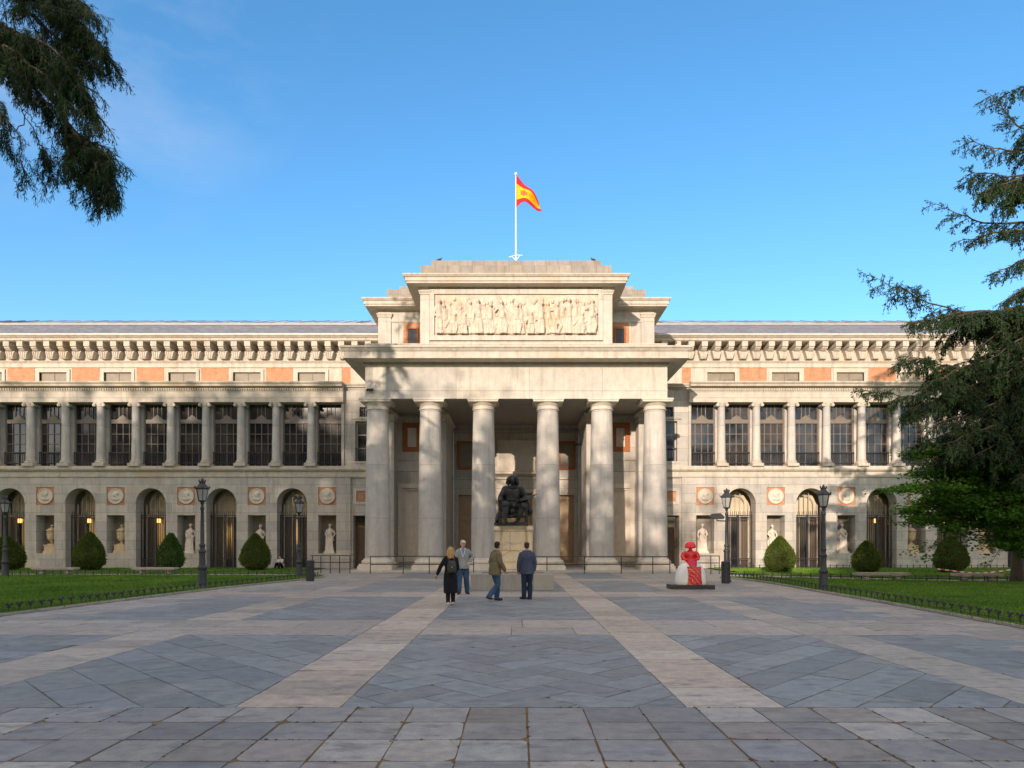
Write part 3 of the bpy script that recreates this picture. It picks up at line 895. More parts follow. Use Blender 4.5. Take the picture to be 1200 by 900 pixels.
# outer fields between the outer stripes and the lawn border
def field(xa,xb,y0,y1,col,pale):
    yy=y0; k=0
    while yy<y1:
        h=.6; L=edge_x(LE,yy+h/2)+.04; Rr=edge_x(RE,yy+h/2)-.04
        x0,x1=(L,xa) if xb is None else (xb,Rr)
        x=x0-random.uniform(0,.6)
        while x<x1:
            ww=random.uniform(.7,1.3); a,b=max(x,x0),min(x+ww,x1)
            dist=(a-x0) if xb is None else (x1-b)
            c=pale if dist<1.1 else col
            if b-a>.1: sl.tile([(a,yy),(b,yy),(b,min(yy+h,y1)),(a,min(yy+h,y1))],.013,vary(c,.14))
            x+=ww
        yy+=h
for y0,y1 in pan_y:
    y1=min(y1,33.2)
    if y0>=33: continue
    field(-7.1,None,y0,y1,SLATE if y0<20 else MIDG,(.32,.305,.29)); field(None,6.15,y0,y1,SLATE if y0<20 else MIDG,(.31,.285,.26))
for y0,y1 in cross: field(-7.1,None,y0,y1,(.33,.303,.275),(.33,.303,.275)); field(None,6.15,y0,y1,(.345,.312,.28),(.33,.303,.275))
# far apron in front of the portico
yy=33.2
while yy<38.6:
    for xa,xb in ((-12.4,-7.1),(6.15,12.3)):
        lo=max(xa,-10.0-(yy-33.2)*.75) if xa<0 else xa; hi=min(xb,10.0+(yy-33.2)*.6) if xb>0 else xb
        x=lo
        while x<hi-.1:
            ww=random.uniform(.8,1.4); b=min(x+ww,hi); sl.tile([(x,yy),(b,yy),(b,yy+.6),(x,yy+.6)],.012,vary((.31,.30,.285),.12)); x=b
    yy+=.6
yy=38.6
while yy<45:
    for xa,xb in ((-12.5,-9.97),(9.97,12.5)):
        x=xa
        while x<xb-.1:
            b=min(x+1.1,xb); sl.tile([(x,yy),(b,yy),(b,yy+.8),(x,yy+.8)],.012,vary((.34,.315,.285),.12)); x=b
    yy+=.8
tag(sl.build('plaza_paving',M['paving']),kind='structure')

ml=MB(); rm=random.Random(8)
for _ in range(900):
    if rm.random()<.55: x=.1+T*rm.randint(-13,13)+rm.gauss(0,.006); y_=rm.uniform(4.2,6.9)
    else: x=rm.uniform(-6,6); y_=6.86-T*rm.randint(0,5)+rm.gauss(0,.006)
    if noise.noise(Vector((x*.9,y_*.9,3)))<-.05: continue
    r_=rm.uniform(.006,.022); n_=6; a0=rm.uniform(0,6)
    vs=[(x+r_*rm.uniform(.5,1.3)*math.cos(a0+k)*1.0,y_+r_*rm.uniform(.5,1.3)*math.sin(a0+k),.004) for k in range(6)]+[(x,y_,.004+r_*.45)]
    ml.add(vs,[(k,(k+1)%6,6) for k in range(6)])
M['moss']=ground_mat('joint_moss',(.07,.05,.02),(.15,.10,.04),6)
tag(ml.build('joint_moss',M['moss']),'brown moss and litter caught in the joints of the near slabs','moss',kind='stuff')

# lawns, kerbs, paths ------------------------------------------------
lawn_l=LE+[(-70,36.2),(-70,-14)]
lawn_r=RE+[(19.8,29.0),(70,29.0-9.2*.0),(70,-14)]
far_l=[(-10.9,37.2),(-12.7,39.0),(-12.7,45.3),(-70,45.3),(-70,38.3)]
far_r=[(11.2,36.6),(12.7,38.6),(12.7,45.3),(70,45.3),(70,31.3),(19.8,31.5)]
def sheet(name,poly,z,mat,kind='structure'):
    mb=MB(); mb.add([(x,y,z) for x,y in poly],[tuple(range(len(poly)))]); return tag(mb.build(name,mat),kind=kind)
pth=MB()
pth.add([(-9.7,34.6,-.004),(-10.6,35.1,-.004),(-70,36.2,-.004),(-70,38.3,-.004),(-10.9,37.2,-.004),(-9.8,36.4,-.004)],[(0,1,2,3,4,5)])
pth.add([(10.0,33.4,-.004),(11,33.4,-.004),(19.8,29,-.004),(70,29,-.004),(70,31.3,-.004),(19.8,31.5,-.004),(11.2,36.6,-.004),(10.2,35,-.004)],[tuple(range(8))])
tag(pth.build('gravel_path',M['path']),kind='structure')
for pl in (lawn_l,lawn_r,far_l,far_r): sheet('lawn',pl,.035,M['turf'])
def kerb(E,side,close=None):
    mb=MB(); w=.11
    for (x0,y0),(x1,y1) in zip(E,E[1:]):
        d=Vector((x1-x0,y1-y0)).normalized(); nn=Vector((-d.y,d.x))*w*side
        mb.prismz([(x0,y0),(x1,y1),(x1+nn.x,y1+nn.y),(x0+nn.x,y0+nn.y)],-.05,.062)
    return mb
tag(kerb(LE,1).build('kerb',M['kerb']),kind='structure'); tag(kerb(RE,-1).build('kerb',M['kerb']),kind='structure')
M['blade']=ground_mat('grass_blade',(.055,.14,.013),(.145,.255,.03),.35,.6)
def inpoly(x,y,p):
    c=False; j=len(p)-1
    for i in range(len(p)):
        if (p[i][1]>y)!=(p[j][1]>y) and x<(p[j][0]-p[i][0])*(y-p[i][1])/(p[j][1]-p[i][1])+p[i][0]: c=not c
        j=i
    return c
rg=random.Random(3)
def grass(poly,y0,y1,s,count):
    mb=MB(); V=[];F=[]; n=0; tries=0
    while n<count and tries<count*6:
        tries+=1
        y=y0+(y1-y0)*rg.random()**1.2; lim=.80*y+2
        x=s*rg.uniform(9,lim)
        if not inpoly(x,y,poly): continue
        a=rg.uniform(0,PI); h=rg.uniform(.03,.075)*(1+.4*noise.noise(Vector((x*.8,y*.8,0)))); w=.006+.0006*y; lx,ly=rg.gauss(0,.02),rg.gauss(0,.02)
        b=len(V); V+= [(x-w*math.cos(a),y-w*math.sin(a),.03),(x+w*math.cos(a),y+w*math.sin(a),.03),(x+lx,y+ly,.035+h)]
        F.append((b,b+1,b+2)); n+=1
    mb.v=V; mb.f=F; mb.mi=[0]*len(F); return mb
tag(grass(lawn_l,12,36,-1,70000).build('grass',M['blade']),'short green grass on the left lawn','grass',kind='stuff')
tag(grass(lawn_r,10,33,1,70000).build('grass',M['blade']),'short green grass on the right lawn','grass',kind='stuff')
tag(grass(far_l,37,45,-1,16000).build('grass',M['blade']),'strip of grass along the left wing wall','grass',kind='stuff')
tag(grass(far_r,31,45,1,22000).build('grass',M['blade']),'strip of grass along the right wing wall','grass',kind='stuff')

# low ornamental border of iron sprigs ---------------------------------
def sprig_mb():
    mb=MB(); mb.tube([(0,0,0),(0,0,.17)],[.014,.012],6)
    for s in (-1,1):
        mb.tube([(0,0,.15),(s*.04,0,.205),(s*.085,0,.215),(s*.12,0,.185)],[(.014,.010),(.034,.012),(.032,.012),(.006,.006)],6)
        mb.tube([(0,0,.12),(s*.035,0,.145),(s*.06,0,.12)],[.008,.014,.004],5)
    mb.ball((0,0,.19),.022,.022,.03,8,6)
    return mb
sprig_me=sprig_mb().mesh('post_sprig',True); sprig_me.materials.append(M['iron'])
def border(E,y0,y1,off,label):
    root=empty('border_fence',(edge_x(E,y0)+off,y0,0)); tag(root,label,'garden fence','low iron border fences along the lawns')
    pts=[]; y=y0; 
    while y<y1:
        x=edge_x(E,y)+off; pts.append((x,y)); y+=.335
    for x,y in pts[:100]:
        o=bpy.data.objects.new('post',sprig_me); COL.objects.link(o); o.parent=root
        x2=edge_x(E,y+.1)+off; a=math.atan2(.1,x2-x)
        o.location=(x-root.location.x,y-root.location.y,.03); o.rotation_euler=(random.gauss(0,.06),random.gauss(0,.06),a)
    mb=MB(); mb.tube([(x-root.location.x,y-root.location.y,.10) for x,y in pts],.006,5); mb.build('rail',M['iron'],root)
border(LE,13.2,33,-.22,'low border fence of dark iron sprigs edging the left lawn')
border(RE,12.6,32.4,.22,'low border fence of dark iron sprigs edging the right lawn')
def low_fence(p0,p1,label):
    L=math.hypot(p1[0]-p0[0],p1[1]-p0[1]); n=min(100,int(L/.42)); root=empty('low_fence',(p0[0],p0[1],0)); tag(root,label,'garden fence','low wire fences along the gravel path')
    dx,dy=p1[0]-p0[0],p1[1]-p0[1]
    pm=MB(); pm.box(-.018,.018,-.018,.018,0,.26); pm.ball((0,0,.27),.026,.026,.026,8,6); me=pm.mesh('post'); me.materials.append(M['iron'])
    for i in range(n+1):
        o=bpy.data.objects.new('post',me); COL.objects.link(o); o.parent=root; o.location=(dx*i/n,dy*i/n,.0)
    mb=MB()
    for z in (.1,.22): mb.tube([(0,0,z),(dx,dy,z)],.010,5)
    mb.build('rail',M['iron'],root)
low_fence((-10.8,35.05),(-38,35.6),'low dark fence on posts behind the left lawn beside the pale path')
low_fence((11.1,33.2),(19.8,28.85),'low dark fence on posts behind the right lawn beside the pale path')
low_fence((19.9,28.85),(30,28.85),'low dark fence beside the pale path under the dark cedar')
low_fence((13.0,44.7),(34,44.7),'low dark fence along the foot of the right wing wall')

# hand rails -------------------------------------------------------------
def handrail(pts,posts,label,h=.95,low=.5,base=.0):
    root=empty('handrail',(pts[0][0],pts[0][1],0)); tag(root,label,'railing','dark metal railings by the portico')
    ox,oy=pts[0]
    for nm,z in (('top_rail',h),('middle_rail',low)):
        mb=MB(); mb.tube([(x-ox,y-oy,z) for x,y in pts],.024,8); mb.build(nm,M['iron'],root,smooth=True)
    pm=MB(); pm.tube([(0,0,base),(0,0,h)],.026,8); pm.tube([(0,0,base),(0,0,base+.02)],.06,10); me=pm.mesh('post',True); me.materials.append(M['iron'])
    for x,y in posts:
        o=bpy.data.objects.new('post',me); COL.objects.link(o); o.parent=root; o.location=(x-ox,y-oy,0)
D=37.6
X=lambda px,D=D: PX(px,D)
handrail([(X(434),D),(X(556),D)],[(X(q),D) for q in (434,472.5,503,530,555)],'dark metal railing in front of the left portico columns')
handrail([(X(628),D),(X(785),D)],[(X(q),D) for q in (641,685,728,765,785)],'dark metal railing in front of the right portico columns',.93)
handrail([(X(364,38),38),(X(410,38),38),(X(410,41),42)],[(X(q,38),38) for q in (366,376,387,398,410)],'dark metal railing behind the left litter bin',.98,.6)
handrail([(X(812,37),37),(X(843,37),37)],[(X(q,37),37) for q in (812,833,843)],'dark metal railing behind the red figure',.98,.6)

# street lamps ------------------------------------------------------------
def make_lamp(H,loc,label,arm=None):
    root=empty('street_lamp',loc); tag(root,label,'street lamp','black iron lantern posts round the plaza')
    f=H/4.0
    b=MB()
    b.lathe([(.30,0),(.30,.06),(.26,.10),(.235,.14),(.215,.60),(.21,.66),(.25,.70),(.255,.76),(.21,.80),(.175,.84),(.16,1.2),(.16,1.28),(.2,1.31),(.2,1.36),(.13,1.42)],(0,0,0),20)
    b.v=[(x*f*.66,y*f*.66,z*f) for x,y,z in b.v]; b.build('pedestal',M['lampiron'],root,smooth=True)
    p=MB(); p.lathe([(.115,1.40),(.10,1.5),(.13,1.54),(.13,1.58),(.085,1.64),(.075,2.4),(.062,2.84),(.09,2.88),(.09,2.93),(.06,2.97),(.05,3.04),(.085,3.09),(.05,3.14)],(0,0,0),16)
    p.v=[(x*f*.82,y*f*.82,z*f) for x,y,z in p.v]; p.build('post',M['lampiron'],root,smooth=True)
    g=MB(); g.lathe([(.13,3.2),(.215,3.60)],(0,0,0),6); g.v=[(x*f,y*f,z*f) for x,y,z in g.v]
    lan=g.build('lantern',M['lampglass'],root)
    h=MB()
    for k in range(6):
        a=2*PI*k/6; h.tube([(.132*math.cos(a),.132*math.sin(a),3.19),(.218*math.cos(a),.218*math.sin(a),3.61)],.014,5)
    h.lathe([(.05,3.12),(.14,3.17),(.14,3.205),(.05,3.21)],(0,0,0),6); h.lathe([(.215,3.60),(.27,3.62),(.275,3.65),(.20,3.72),(.12,3.80),(.10,3.84),(.12,3.86),(.06,3.93),(.05,3.96),(.015,4.02)],(0,0,0),6)
    for k in range(6):
        a=2*PI*k/6; h.tube([(.26*math.cos(a),.26*math.sin(a),3.64),(.29*math.cos(a),.29*math.sin(a),3.70),(.27*math.cos(a),.27*math.sin(a),3.74)],[.02,.016,.004],5)
        h.tube([(.09*math.cos(a),.09*math.sin(a),3.84),(.13*math.cos(a),.13*math.sin(a),3.93),(.10*math.cos(a),.10*math.sin(a),3.97)],[.02,.018,.004],5)
    h.v=[(x*f,y*f,z*f) for x,y,z in h.v]; h.build('lantern_frame',M['lampiron'],lan)
    if arm:
        a=MB(); a.tube([(0,0,2.62),(arm*.2,0,2.62),(arm*.42,0,2.63),(arm*.42,0,2.70)],.025,8)
        ab=a.build('bracket_arm',M['lampiron'],root)
        fl_=MB(); fl_.prismy([(arm*.12,2.78),(arm*.16,2.70),(arm*.52,2.70),(arm*.74,2.80),(arm*.6,2.93),(arm*.3,2.95)],-.16,.16); fl_.build('floodlight',M['iron'],ab)
    return root
make_lamp(4.05,(PX(237,25.2),25.2,0),'tall black street lamp on the edge of the left lawn')
make_lamp(3.68,(PX(965,23.6),23.6,0),'tall black street lamp on the edge of the right lawn')
make_lamp(4.0,(PX(851.5,29.2),29.2,0),'street lamp with a floodlight on a side arm behind the litter bin',-1)
make_lamp(4.0,(PX(350.5,33.5),33.5,0),'dark street lamp before the arch nearest the portico on the left')
make_lamp(4.0,(PX(6,33.5),33.5,0),'street lamp at the far left in front of a clipped bush')

def make_bin(loc,label):
    root=empty('litter_bin',loc); tag(root,label,'litter bin','dark metal litter bins on the plaza')
    b=MB(); b.lathe([(.165,0),(.165,.03),(.175,.04),(.178,.78),(.185,.80),(.185,.86)],(0,0,0),20); b.build('body',M['lampiron'],root,smooth=True)
    l=MB(); l.lathe([(.187,.86),(.19,.89),(.15,.92),(.02,.93)],(0,0,0),20); l.build('lid',M['iron'],root,smooth=True)
    o=MB(); o.box(-.08,.08,-.192,-.16,.66,.76); o.build('slot',M['iron'],root)
make_bin((PX(363.5,30),30,0),'dark cylindrical litter bin at the end of the left lawn')
make_bin((PX(850.5,28.3),28.3,0),'dark cylindrical litter bin below the lamp with the floodlight')

def make_bench(loc,label,w=2.3,rz=0):
    root=empty('stone_bench',loc,rz); tag(root,label,'bench','low stone benches on the lawn')
    s=MB(); s.box(-w/2,w/2,-.28,.28,.27,.37); s.box(-w/2+.05,w/2-.05,-.24,.24,.24,.27); s.build('seat',M['kerb'],root)
    for x in (-w*.3,w*.3):
        l=MB(); l.rings([(x,0,0,.2,.2),(x,0,.05,.2,.2),(x,0,.08,.14,.16),(x,0,.18,.13,.15),(x,0,.22,.2,.2),(x,0,.24,.2,.2)],12); l.build('leg',M['kerb'],root)
make_bench((PX(65,36.8),36.8,0),'low stone bench between the far left lamp and the egg-shaped bush')
make_bench((PX(182,36.8),36.8,0),'low stone bench in front of the gated arch beside the leafy bush')
make_bench((PX(1033,30.2),30.2,0.0),'low stone bench in front of the bush near the right lamp')
make_bench((PX(1145,29.4),29.4,0),'low stone bench in shade under the cedar on the right',1.95)

# clipped bushes ----------------------------------------------------------
def leaf_mat(name,a,b,scale=1.2,rough=.55,trans=.25):
    t=NT(name); p=t.pos(); n=t.noise(p,scale,4,.6); f=t.noise(p,14,2)
    c=t.mix(.5,t.ramp(n,[(.3,a),(.7,b)]),t.ramp(f,[(.3,a),(.7,b)]))
    t.set(c,rough,spec=.15)
    tr=t.n('ShaderNodeBsdfTranslucent'); t.l(c,tr.inputs[0])
    ms=t.n('ShaderNodeMixShader'); ms.inputs[0].default_value=trans
    t.l(t.b.outputs[0],ms.inputs[1]); t.l(tr.outputs[0],ms.inputs[2]); t.l(ms.outputs[0],t.out.inputs[0])
    return t.m
M['box_leaf']=leaf_mat('box_leaf',(.045,.08,.012),(.12,.165,.028),1.5)
M['laurel_leaf']=leaf_mat('laurel_leaf',(.035,.085,.018),(.09,.17,.04),1.5,.35)
M['twig']=plain('twig_bark',(.07,.05,.035),.9)
M['bush_core']=plain('bush_core',(.035,.05,.014),.9)
def egg(t):                                   # radius profile of the clipped egg, t 0..1
    return (math.sin(PI*min(1,max(0,t))**.72)**.72)*(1-.18*t)
def bush_meshes(seed,leafw,leafl,nl,dome=False):
    rr=random.Random(seed); core=MB(); pr=[]
    for i in range(17):
        t=i/16; pr.append((max(.02,.46*egg(t*.97+.02)),.02+.94*t))
    core.lathe(pr,(0,0,0),28)
    core.v=[(x*(1+.12*noise.noise(Vector((x*4+seed,y*4,z*4)))),y*(1+.12*noise.noise(Vector((x*4+seed,y*4,z*4)))),z) for x,y,z in core.v]
    V=[];F=[]
    for _ in range(nl):
        t=rr.random()**.9; a=rr.uniform(0,2*PI); r=.46*egg(t*.97+.02)
        r*=1+.12*noise.noise(Vector((r*math.cos(a)*4+seed,r*math.sin(a)*4,t*4)))
        r*=rr.uniform(.94,1.06) if rr.random()<.9 else rr.uniform(1.04,1.16)
        p=Vector((r*math.cos(a),r*math.sin(a),.02+.95*t))
        n=Vector((math.cos(a),math.sin(a),rr.uniform(-.5,1.1))).normalized()
        d=(n+Vector((rr.gauss(0,.7),rr.gauss(0,.7),rr.gauss(.2,.6)))).normalized(); q=d.cross(Vector((rr.gauss(0,1),rr.gauss(0,1),rr.gauss(0,1)))).normalized()
        b=len(V); l=leafl*rr.uniform(.7,1.3); w=leafw*rr.uniform(.7,1.2)
        V+= [p-q*w*.2,p+d*l*.5-q*w,p+d*l,p+d*l*.5+q*w]; F.append((b,b+1,b+2,b+3))
    lm=MB(); lm.add(V,F); return core,lm
bsets=[bush_meshes(1,.013,.05,9000),bush_meshes(5,.013,.05,9000),bush_meshes(9,.026,.075,3500)]
bme=[]
for i,(c,l) in enumerate(bsets):
    cm=c.mesh('core',True,80); cm.materials.append(M['bush_core']); lm_=l.mesh('foliage'); lm_.materials.append(M['laurel_leaf' if i==2 else 'box_leaf']); bme.append((cm,lm_))
def bush(px,pb,D,wpx,top,kind,label,group='clipped bushes along the museum wall'):
    k=D/K; w=wpx*k; h=PZ(top,D)
    root=empty('clipped_bush',(PX(px,D),D,0),random.uniform(0,6)); root.scale=(w/.92*random.uniform(.96,1.05),w/.92,h/.98)
    tag(root,label,'bush',group)
    for nm,me in (('stem_mass',bme[kind][0]),('foliage',bme[kind][1])):
        o=bpy.data.objects.new(nm,me); COL.objects.link(o); o.parent=root
bush(299.5,668.5,41,33,626,0,'clipped egg-shaped bush nearest the portico on the left lawn')
bush(105,668,41,33,624,1,'pointed clipped bush in front of the second gated arch from the left edge')
bush(200,668.5,40.5,27,626,2,'narrow glossy laurel bush beside the draped statue and lamp')
bush(7,668,41,38,628,0,'clipped bush half hidden by the far left lamp')
bush(914,671.5,38.5,34,629,1,'pointed clipped bush on the sunlit lawn between the two right lamps')
bush(1015.5,672,38,31,634,0,'round-topped clipped bush right of the right lamp')
bush(1114,671.5,38,36,628,1,'clipped bush shaded by the low branches of the green tree')
# ================================================================== FIGURES
def V(*a): return Vector(a)
def stand():
    return dict(P=V(0,0,.95),C=V(0,.0,1.27),N=V(0,0,1.47),H=V(0,.02,1.63),yaw=0.0,pitch=0.0,
      sL=V(-.17,0,1.385),eL=V(-.235,-.02,1.14),wL=V(-.235,.05,.89),sR=V(.17,0,1.385),eR=V(.235,-.02,1.14),wR=V(.235,.05,.89),
      hL=V(-.09,0,.92),kL=V(-.10,.02,.50),aL=V(-.11,-.02,.085),hR=V(.09,0,.92),kR=V(.10,.02,.50),aR=V(.11,-.02,.085),
      fL=V(-.03,1,0),fR=V(.03,1,0))
def torso_rings(mb, j, g=0.0, z_lo=None, female=False, fx=1.0):
    P,C,N=j['P'],j['C'],j['N']
    R_=Matrix.Rotation(j['yaw_t'],3,'Z') if 'yaw_t' in j else Matrix.Identity(3)
    ax=(C-P); st=[]
    prof=[(-.28,.150,.115),(-.12,.172,.125),(.12,.168,.118),(.42,.148,.105),(.75,.165,.115),(1.05,.185,.122),(1.28,.18,.112),(1.42,.14,.095),(1.58,.08,.075)]
    pts=[];rad=[]
    for t,rx,ry in prof:
        p=P+ax*min(t,1.0) if t<=1 else C+(N-C)*((t-1)/.62)
        pts.append(p); rad.append(((rx+g)*fx,(ry+g)*fx))
    d=Vector((0,0,1))
    vs=[];seg=20
    for p,(rx,ry) in zip(pts,rad):
        for k in range(seg):
            a=2*PI*k/seg; q=R_@Vector((rx*math.cos(a),ry*math.sin(a),0)); vs.append(p+q)
    fs=[]
    for i in range(len(pts)-1):
        for k in range(seg):
            k2=(k+1)%seg; fs.append((i*seg+k,i*seg+k2,(i+1)*seg+k2,(i+1)*seg+k))
    fs.append(tuple(range(seg-1,-1,-1))); m=(len(pts)-1)*seg; fs.append(tuple(range(m,m+seg)))
    mb.add(vs,fs)
    for c in ('sL','sR'): mb.tube([j['N']-V(0,0,.03),j['N'].lerp(j[c],.55)+V(0,0,.005),j[c]],[.055+g*.4,.060+g*.5,.060+g*.5],10)
def limb(mb,a,b,c,r,g=0.0,t0=0,t1=1):
    r=[x+g for x in r]
    mid1=(a+b)/2; mid2=(b+c)/2
    mb.tube([a,mid1,b,mid2,c],[r[0],(r[0]*.55+r[1]*.45)*1.03,r[1],r[2]*1.05 if len(r)>3 else r[1],r[-1]],12)
    mb.ball(a,r[0],seg=12,n=8); mb.ball(b,r[1],seg=12,n=8); mb.ball(c,r[-1],seg=12,n=8)
def hand(mb,w,e,side,grip=.5):
    d=(w-e).normalized(); s=d.cross(Vector((0,0,1)))
    if s.length<.2: s=Vector((0,1,0))-d*d.y
    s.normalize(); u=s.cross(d).normalized()      # s: across the palm, u: palm normal
    pc=w+d*.055
    mb.tube([w,w+d*.03,w+d*.09],[(.027,.022),(.04,.020),(.042,.016)],10)
    mb.obox(pc,d,s,u,.045,.038,.014)
    for k,(o,l) in enumerate(((-.030,.068),(-.010,.080),(.011,.075),(.030,.058))):
        a=w+d*.095+s*o; b1=a+d*l*.45+u*grip*.012*side; c1=b1+d*l*.32+u*grip*.028*side; e1=c1+d*l*.2+u*grip*.03*side
        mb.tube([a-d*.02,a,b1,c1,e1],[.0105,.0105,.010,.009,.007],7)
    a=w+d*.035-s*.03; mb.tube([a,a-s*.026+d*.022,a-s*.034+d*.052,a-s*.03+d*.072],[.014,.013,.011,.008],7)
def head(mb,H,yaw,scale=1.0,beard=False):
    Rz=Matrix.Rotation(yaw,3,'Z')
    def L(x,y,z): return H+Rz@Vector((x*scale,y*scale,z*scale))
    mb.ball(L(0,-.01,.035),.075*scale,.093*scale,.088*scale,18,12,Rz)
    mb.ball(L(0,.018,-.035),.060*scale,.072*scale,.078*scale,16,10,Rz)
    mb.ball(L(0,.055,-.082),.034*scale,.03*scale,.026*scale,10,8,Rz)           # chin
    mb.tube([L(0,.085,.025),L(0,.105,-.012),L(0,.108,-.022),L(0,.086,-.03)],[.009*scale,.013*scale,.017*scale,.012*scale],8)
    for s in (-1,1):
        mb.ball(L(s*.031,.077,.014),.014*scale,.012*scale,.009*scale,8,6,Rz)   # eyes
        mb.ball(L(s*.032,.081,.034),.02*scale,.01*scale,.006*scale,8,6,Rz)     # brow
        mb.ball(L(s*.076,-.004,-.005),.012*scale,.022*scale,.033*scale,10,8,Rz)# ear
    mb.ball(L(0,.088,-.050),.024*scale,.010*scale,.008*scale,8,6,Rz)           # lips
def body(j,fingers=True,headscale=1.0):
    mb=MB(); torso_rings(mb,j)
    mb.tube([j['N']-V(0,0,.06),j['N'],j['H']-V(0,0,.05)],[.07,.057,.056],12)
    head(mb,j['H'],j['yaw'],headscale)
    for s,c in ((-1,'L'),(1,'R')):
        limb(mb,j['s'+c],j['e'+c],j['w'+c],(.055,.042,.042,.029))
        if fingers: hand(mb,j['w'+c],j['e'+c],s,.6)
        limb(mb,j['h'+c],j['k'+c],j['a'+c],(.088,.058,.058,.042))
        f=j['f'+c].normalized(); a=j['a'+c]
        mb.tube([a-f*.05-V(0,0,.04),a+f*.04-V(0,0,.04),a+f*.13-V(0,0,.055),a+f*.18-V(0,0,.06)],[(.038,.036),(.042,.036),(.042,.024),(.03,.018)],10)
    return fuse(mb,.0085,2)
def jacket(j,hem,g=.022,folds=.010,armg=.020,flare=1.0,seed=0.0,voxel=.012,sleeve=.97):
    mb=MB(); torso_rings(mb,j,g)
    P=j['P']; C=j['C']
    R_=j.get('yaw_t',0)
    mb2=MB()
    zs=[P.z+.18,P.z+.02,(P.z+hem)/2,hem]
    rr=[(P.x,P.y,zs[0],.155+g,.112+g),(P.x,P.y,zs[1],.178+g,.130+g),(P.x,P.y,zs[2],(.182+g)*(1+flare)/2,(.135+g)*(1+flare)/2),(P.x,P.y,zs[3],(.184+g)*flare,(.138+g)*flare)]
    mb2.rings(rr,20)
    if R_:
        mm=Matrix.Rotation(R_,3,'Z'); mb2.v=[tuple(mm@(Vector(v)-V(P.x,P.y,0))+V(P.x,P.y,0)) for v in mb2.v]
    mb.add(mb2.v,mb2.f)
    for c in 'LR':
        w=j['e'+c]+(j['w'+c]-j['e'+c])*sleeve
        limb(mb,j['s'+c],j['e'+c],w,(.062,.050,.050,.040),armg*.6)
    mb.tube([j['N']-V(0,0,.08),j['N']-V(0,0,.02),j['N']+V(0,.005,.035)],[.105,.082,.076],14)
    return fuse(mb,voxel,2,folds,9,seed)
def trousers(j,g=.016,folds=.009,seed=0.0,cut=1.0,wide=1.0):
    mb=MB(); P=j['P']
    rr=[(P.x,P.y,P.z-.12,.155+g,.118+g),(P.x,P.y,P.z+.02,.17+g,.125+g),(P.x,P.y,P.z+.14,.16+g,.115+g)]
    mb2=MB(); mb2.rings(rr,18)
    if 'yaw_t' in j:
        mm=Matrix.Rotation(j['yaw_t'],3,'Z'); mb2.v=[tuple(mm@(Vector(v)-V(P.x,P.y,0))+V(P.x,P.y,0)) for v in mb2.v]
    mb.add(mb2.v,mb2.f)
    for c in 'LR':
        h,k,a=j['h'+c],j['k'+c],j['a'+c]; a2=k+(a-k)*cut
        limb(mb,h,k,a2,(.092,.066*wide,.064*wide,.056*wide),g)
    return fuse(mb,.012,2,folds,8,seed)
def shoes(j,sole=.0):
    out=[]
    for c in 'LR':
        mb=MB(); f=j['f'+c].normalized(); a=j['a'+c]; base=a.z-.085
        p=lambda t,z: Vector((a.x,a.y,0))+f*t+V(0,0,base+z)
        mb.tube([p(-.085,.045),p(-.03,.05),p(.05,.045),p(.13,.034),p(.19,.028),p(.205,.026)],[(.035,.04),(.042,.048),(.045,.042),(.047,.032),(.036,.024),(.012,.012)],12)
        mb.tube([a+V(0,0,.03),a-V(0,0,.03)],[.05,.05],12)
        o=fuse(mb,.009,1); o.v=[(x,y,max(z,base+.001)) for x,y,z in o.v]; out.append(o)
    return out
def cloth(name,c,rough=.85,var=.15,scale=9,bump=.35):
    t=NT(name); p=t.pos(); n=t.noise(p,scale,4,.6); w=t.noise(p,scale*14,2)
    t.bump(t.math('ADD',n,t.math('MULTIPLY',w,.3)),bump,.012)
    return t.set(t.ramp(n,[(.3,sc(c,1-var)),(.7,sc(c,1+var))]),rough,spec=.2)
M['skin']=plain('skin',(.50,.29,.20),.5,var=.06)
M['hair_blond']=cloth('hair_blond',(.44,.26,.11),.5,.3,25); M['hair_dark']=cloth('hair_dark',(.025,.017,.012),.5,.3,25); M['hair_brown']=cloth('hair_brown',(.05,.032,.02),.5,.3,25)
M['black_wool']=cloth('black_wool',(.010,.010,.015)); M['navy']=cloth('navy_twill',(.055,.070,.115)); M['olive']=cloth('olive_cotton',(.15,.125,.075)); M['grey_fleece']=cloth('grey_fleece',(.27,.29,.29))
M['denim']=cloth('blue_denim',(.035,.075,.135),.85,.35,5); M['denim_dark']=cloth('dark_denim',(.018,.032,.065),.85,.3,5); M['black_cotton']=cloth('black_cotton',(.012,.012,.014))
M['pink_shoe']=cloth('pink_canvas',(.62,.47,.42)); M['black_leather']=plain('black_leather',(.015,.014,.014),.4); M['blue_shirt']=cloth('blue_shirt',(.12,.24,.48)); M['cap']=cloth('beige_cap',(.50,.42,.34)); M['whiteshirt']=cloth('white_shirt',(.62,.52,.52)); M['sole']=plain('white_sole',(.7,.66,.62),.6)

def figure(loc,rz,scale,label): 
    r=empty('person',loc,rz); r.scale=(scale,)*3; tag(r,label,'person'); return r
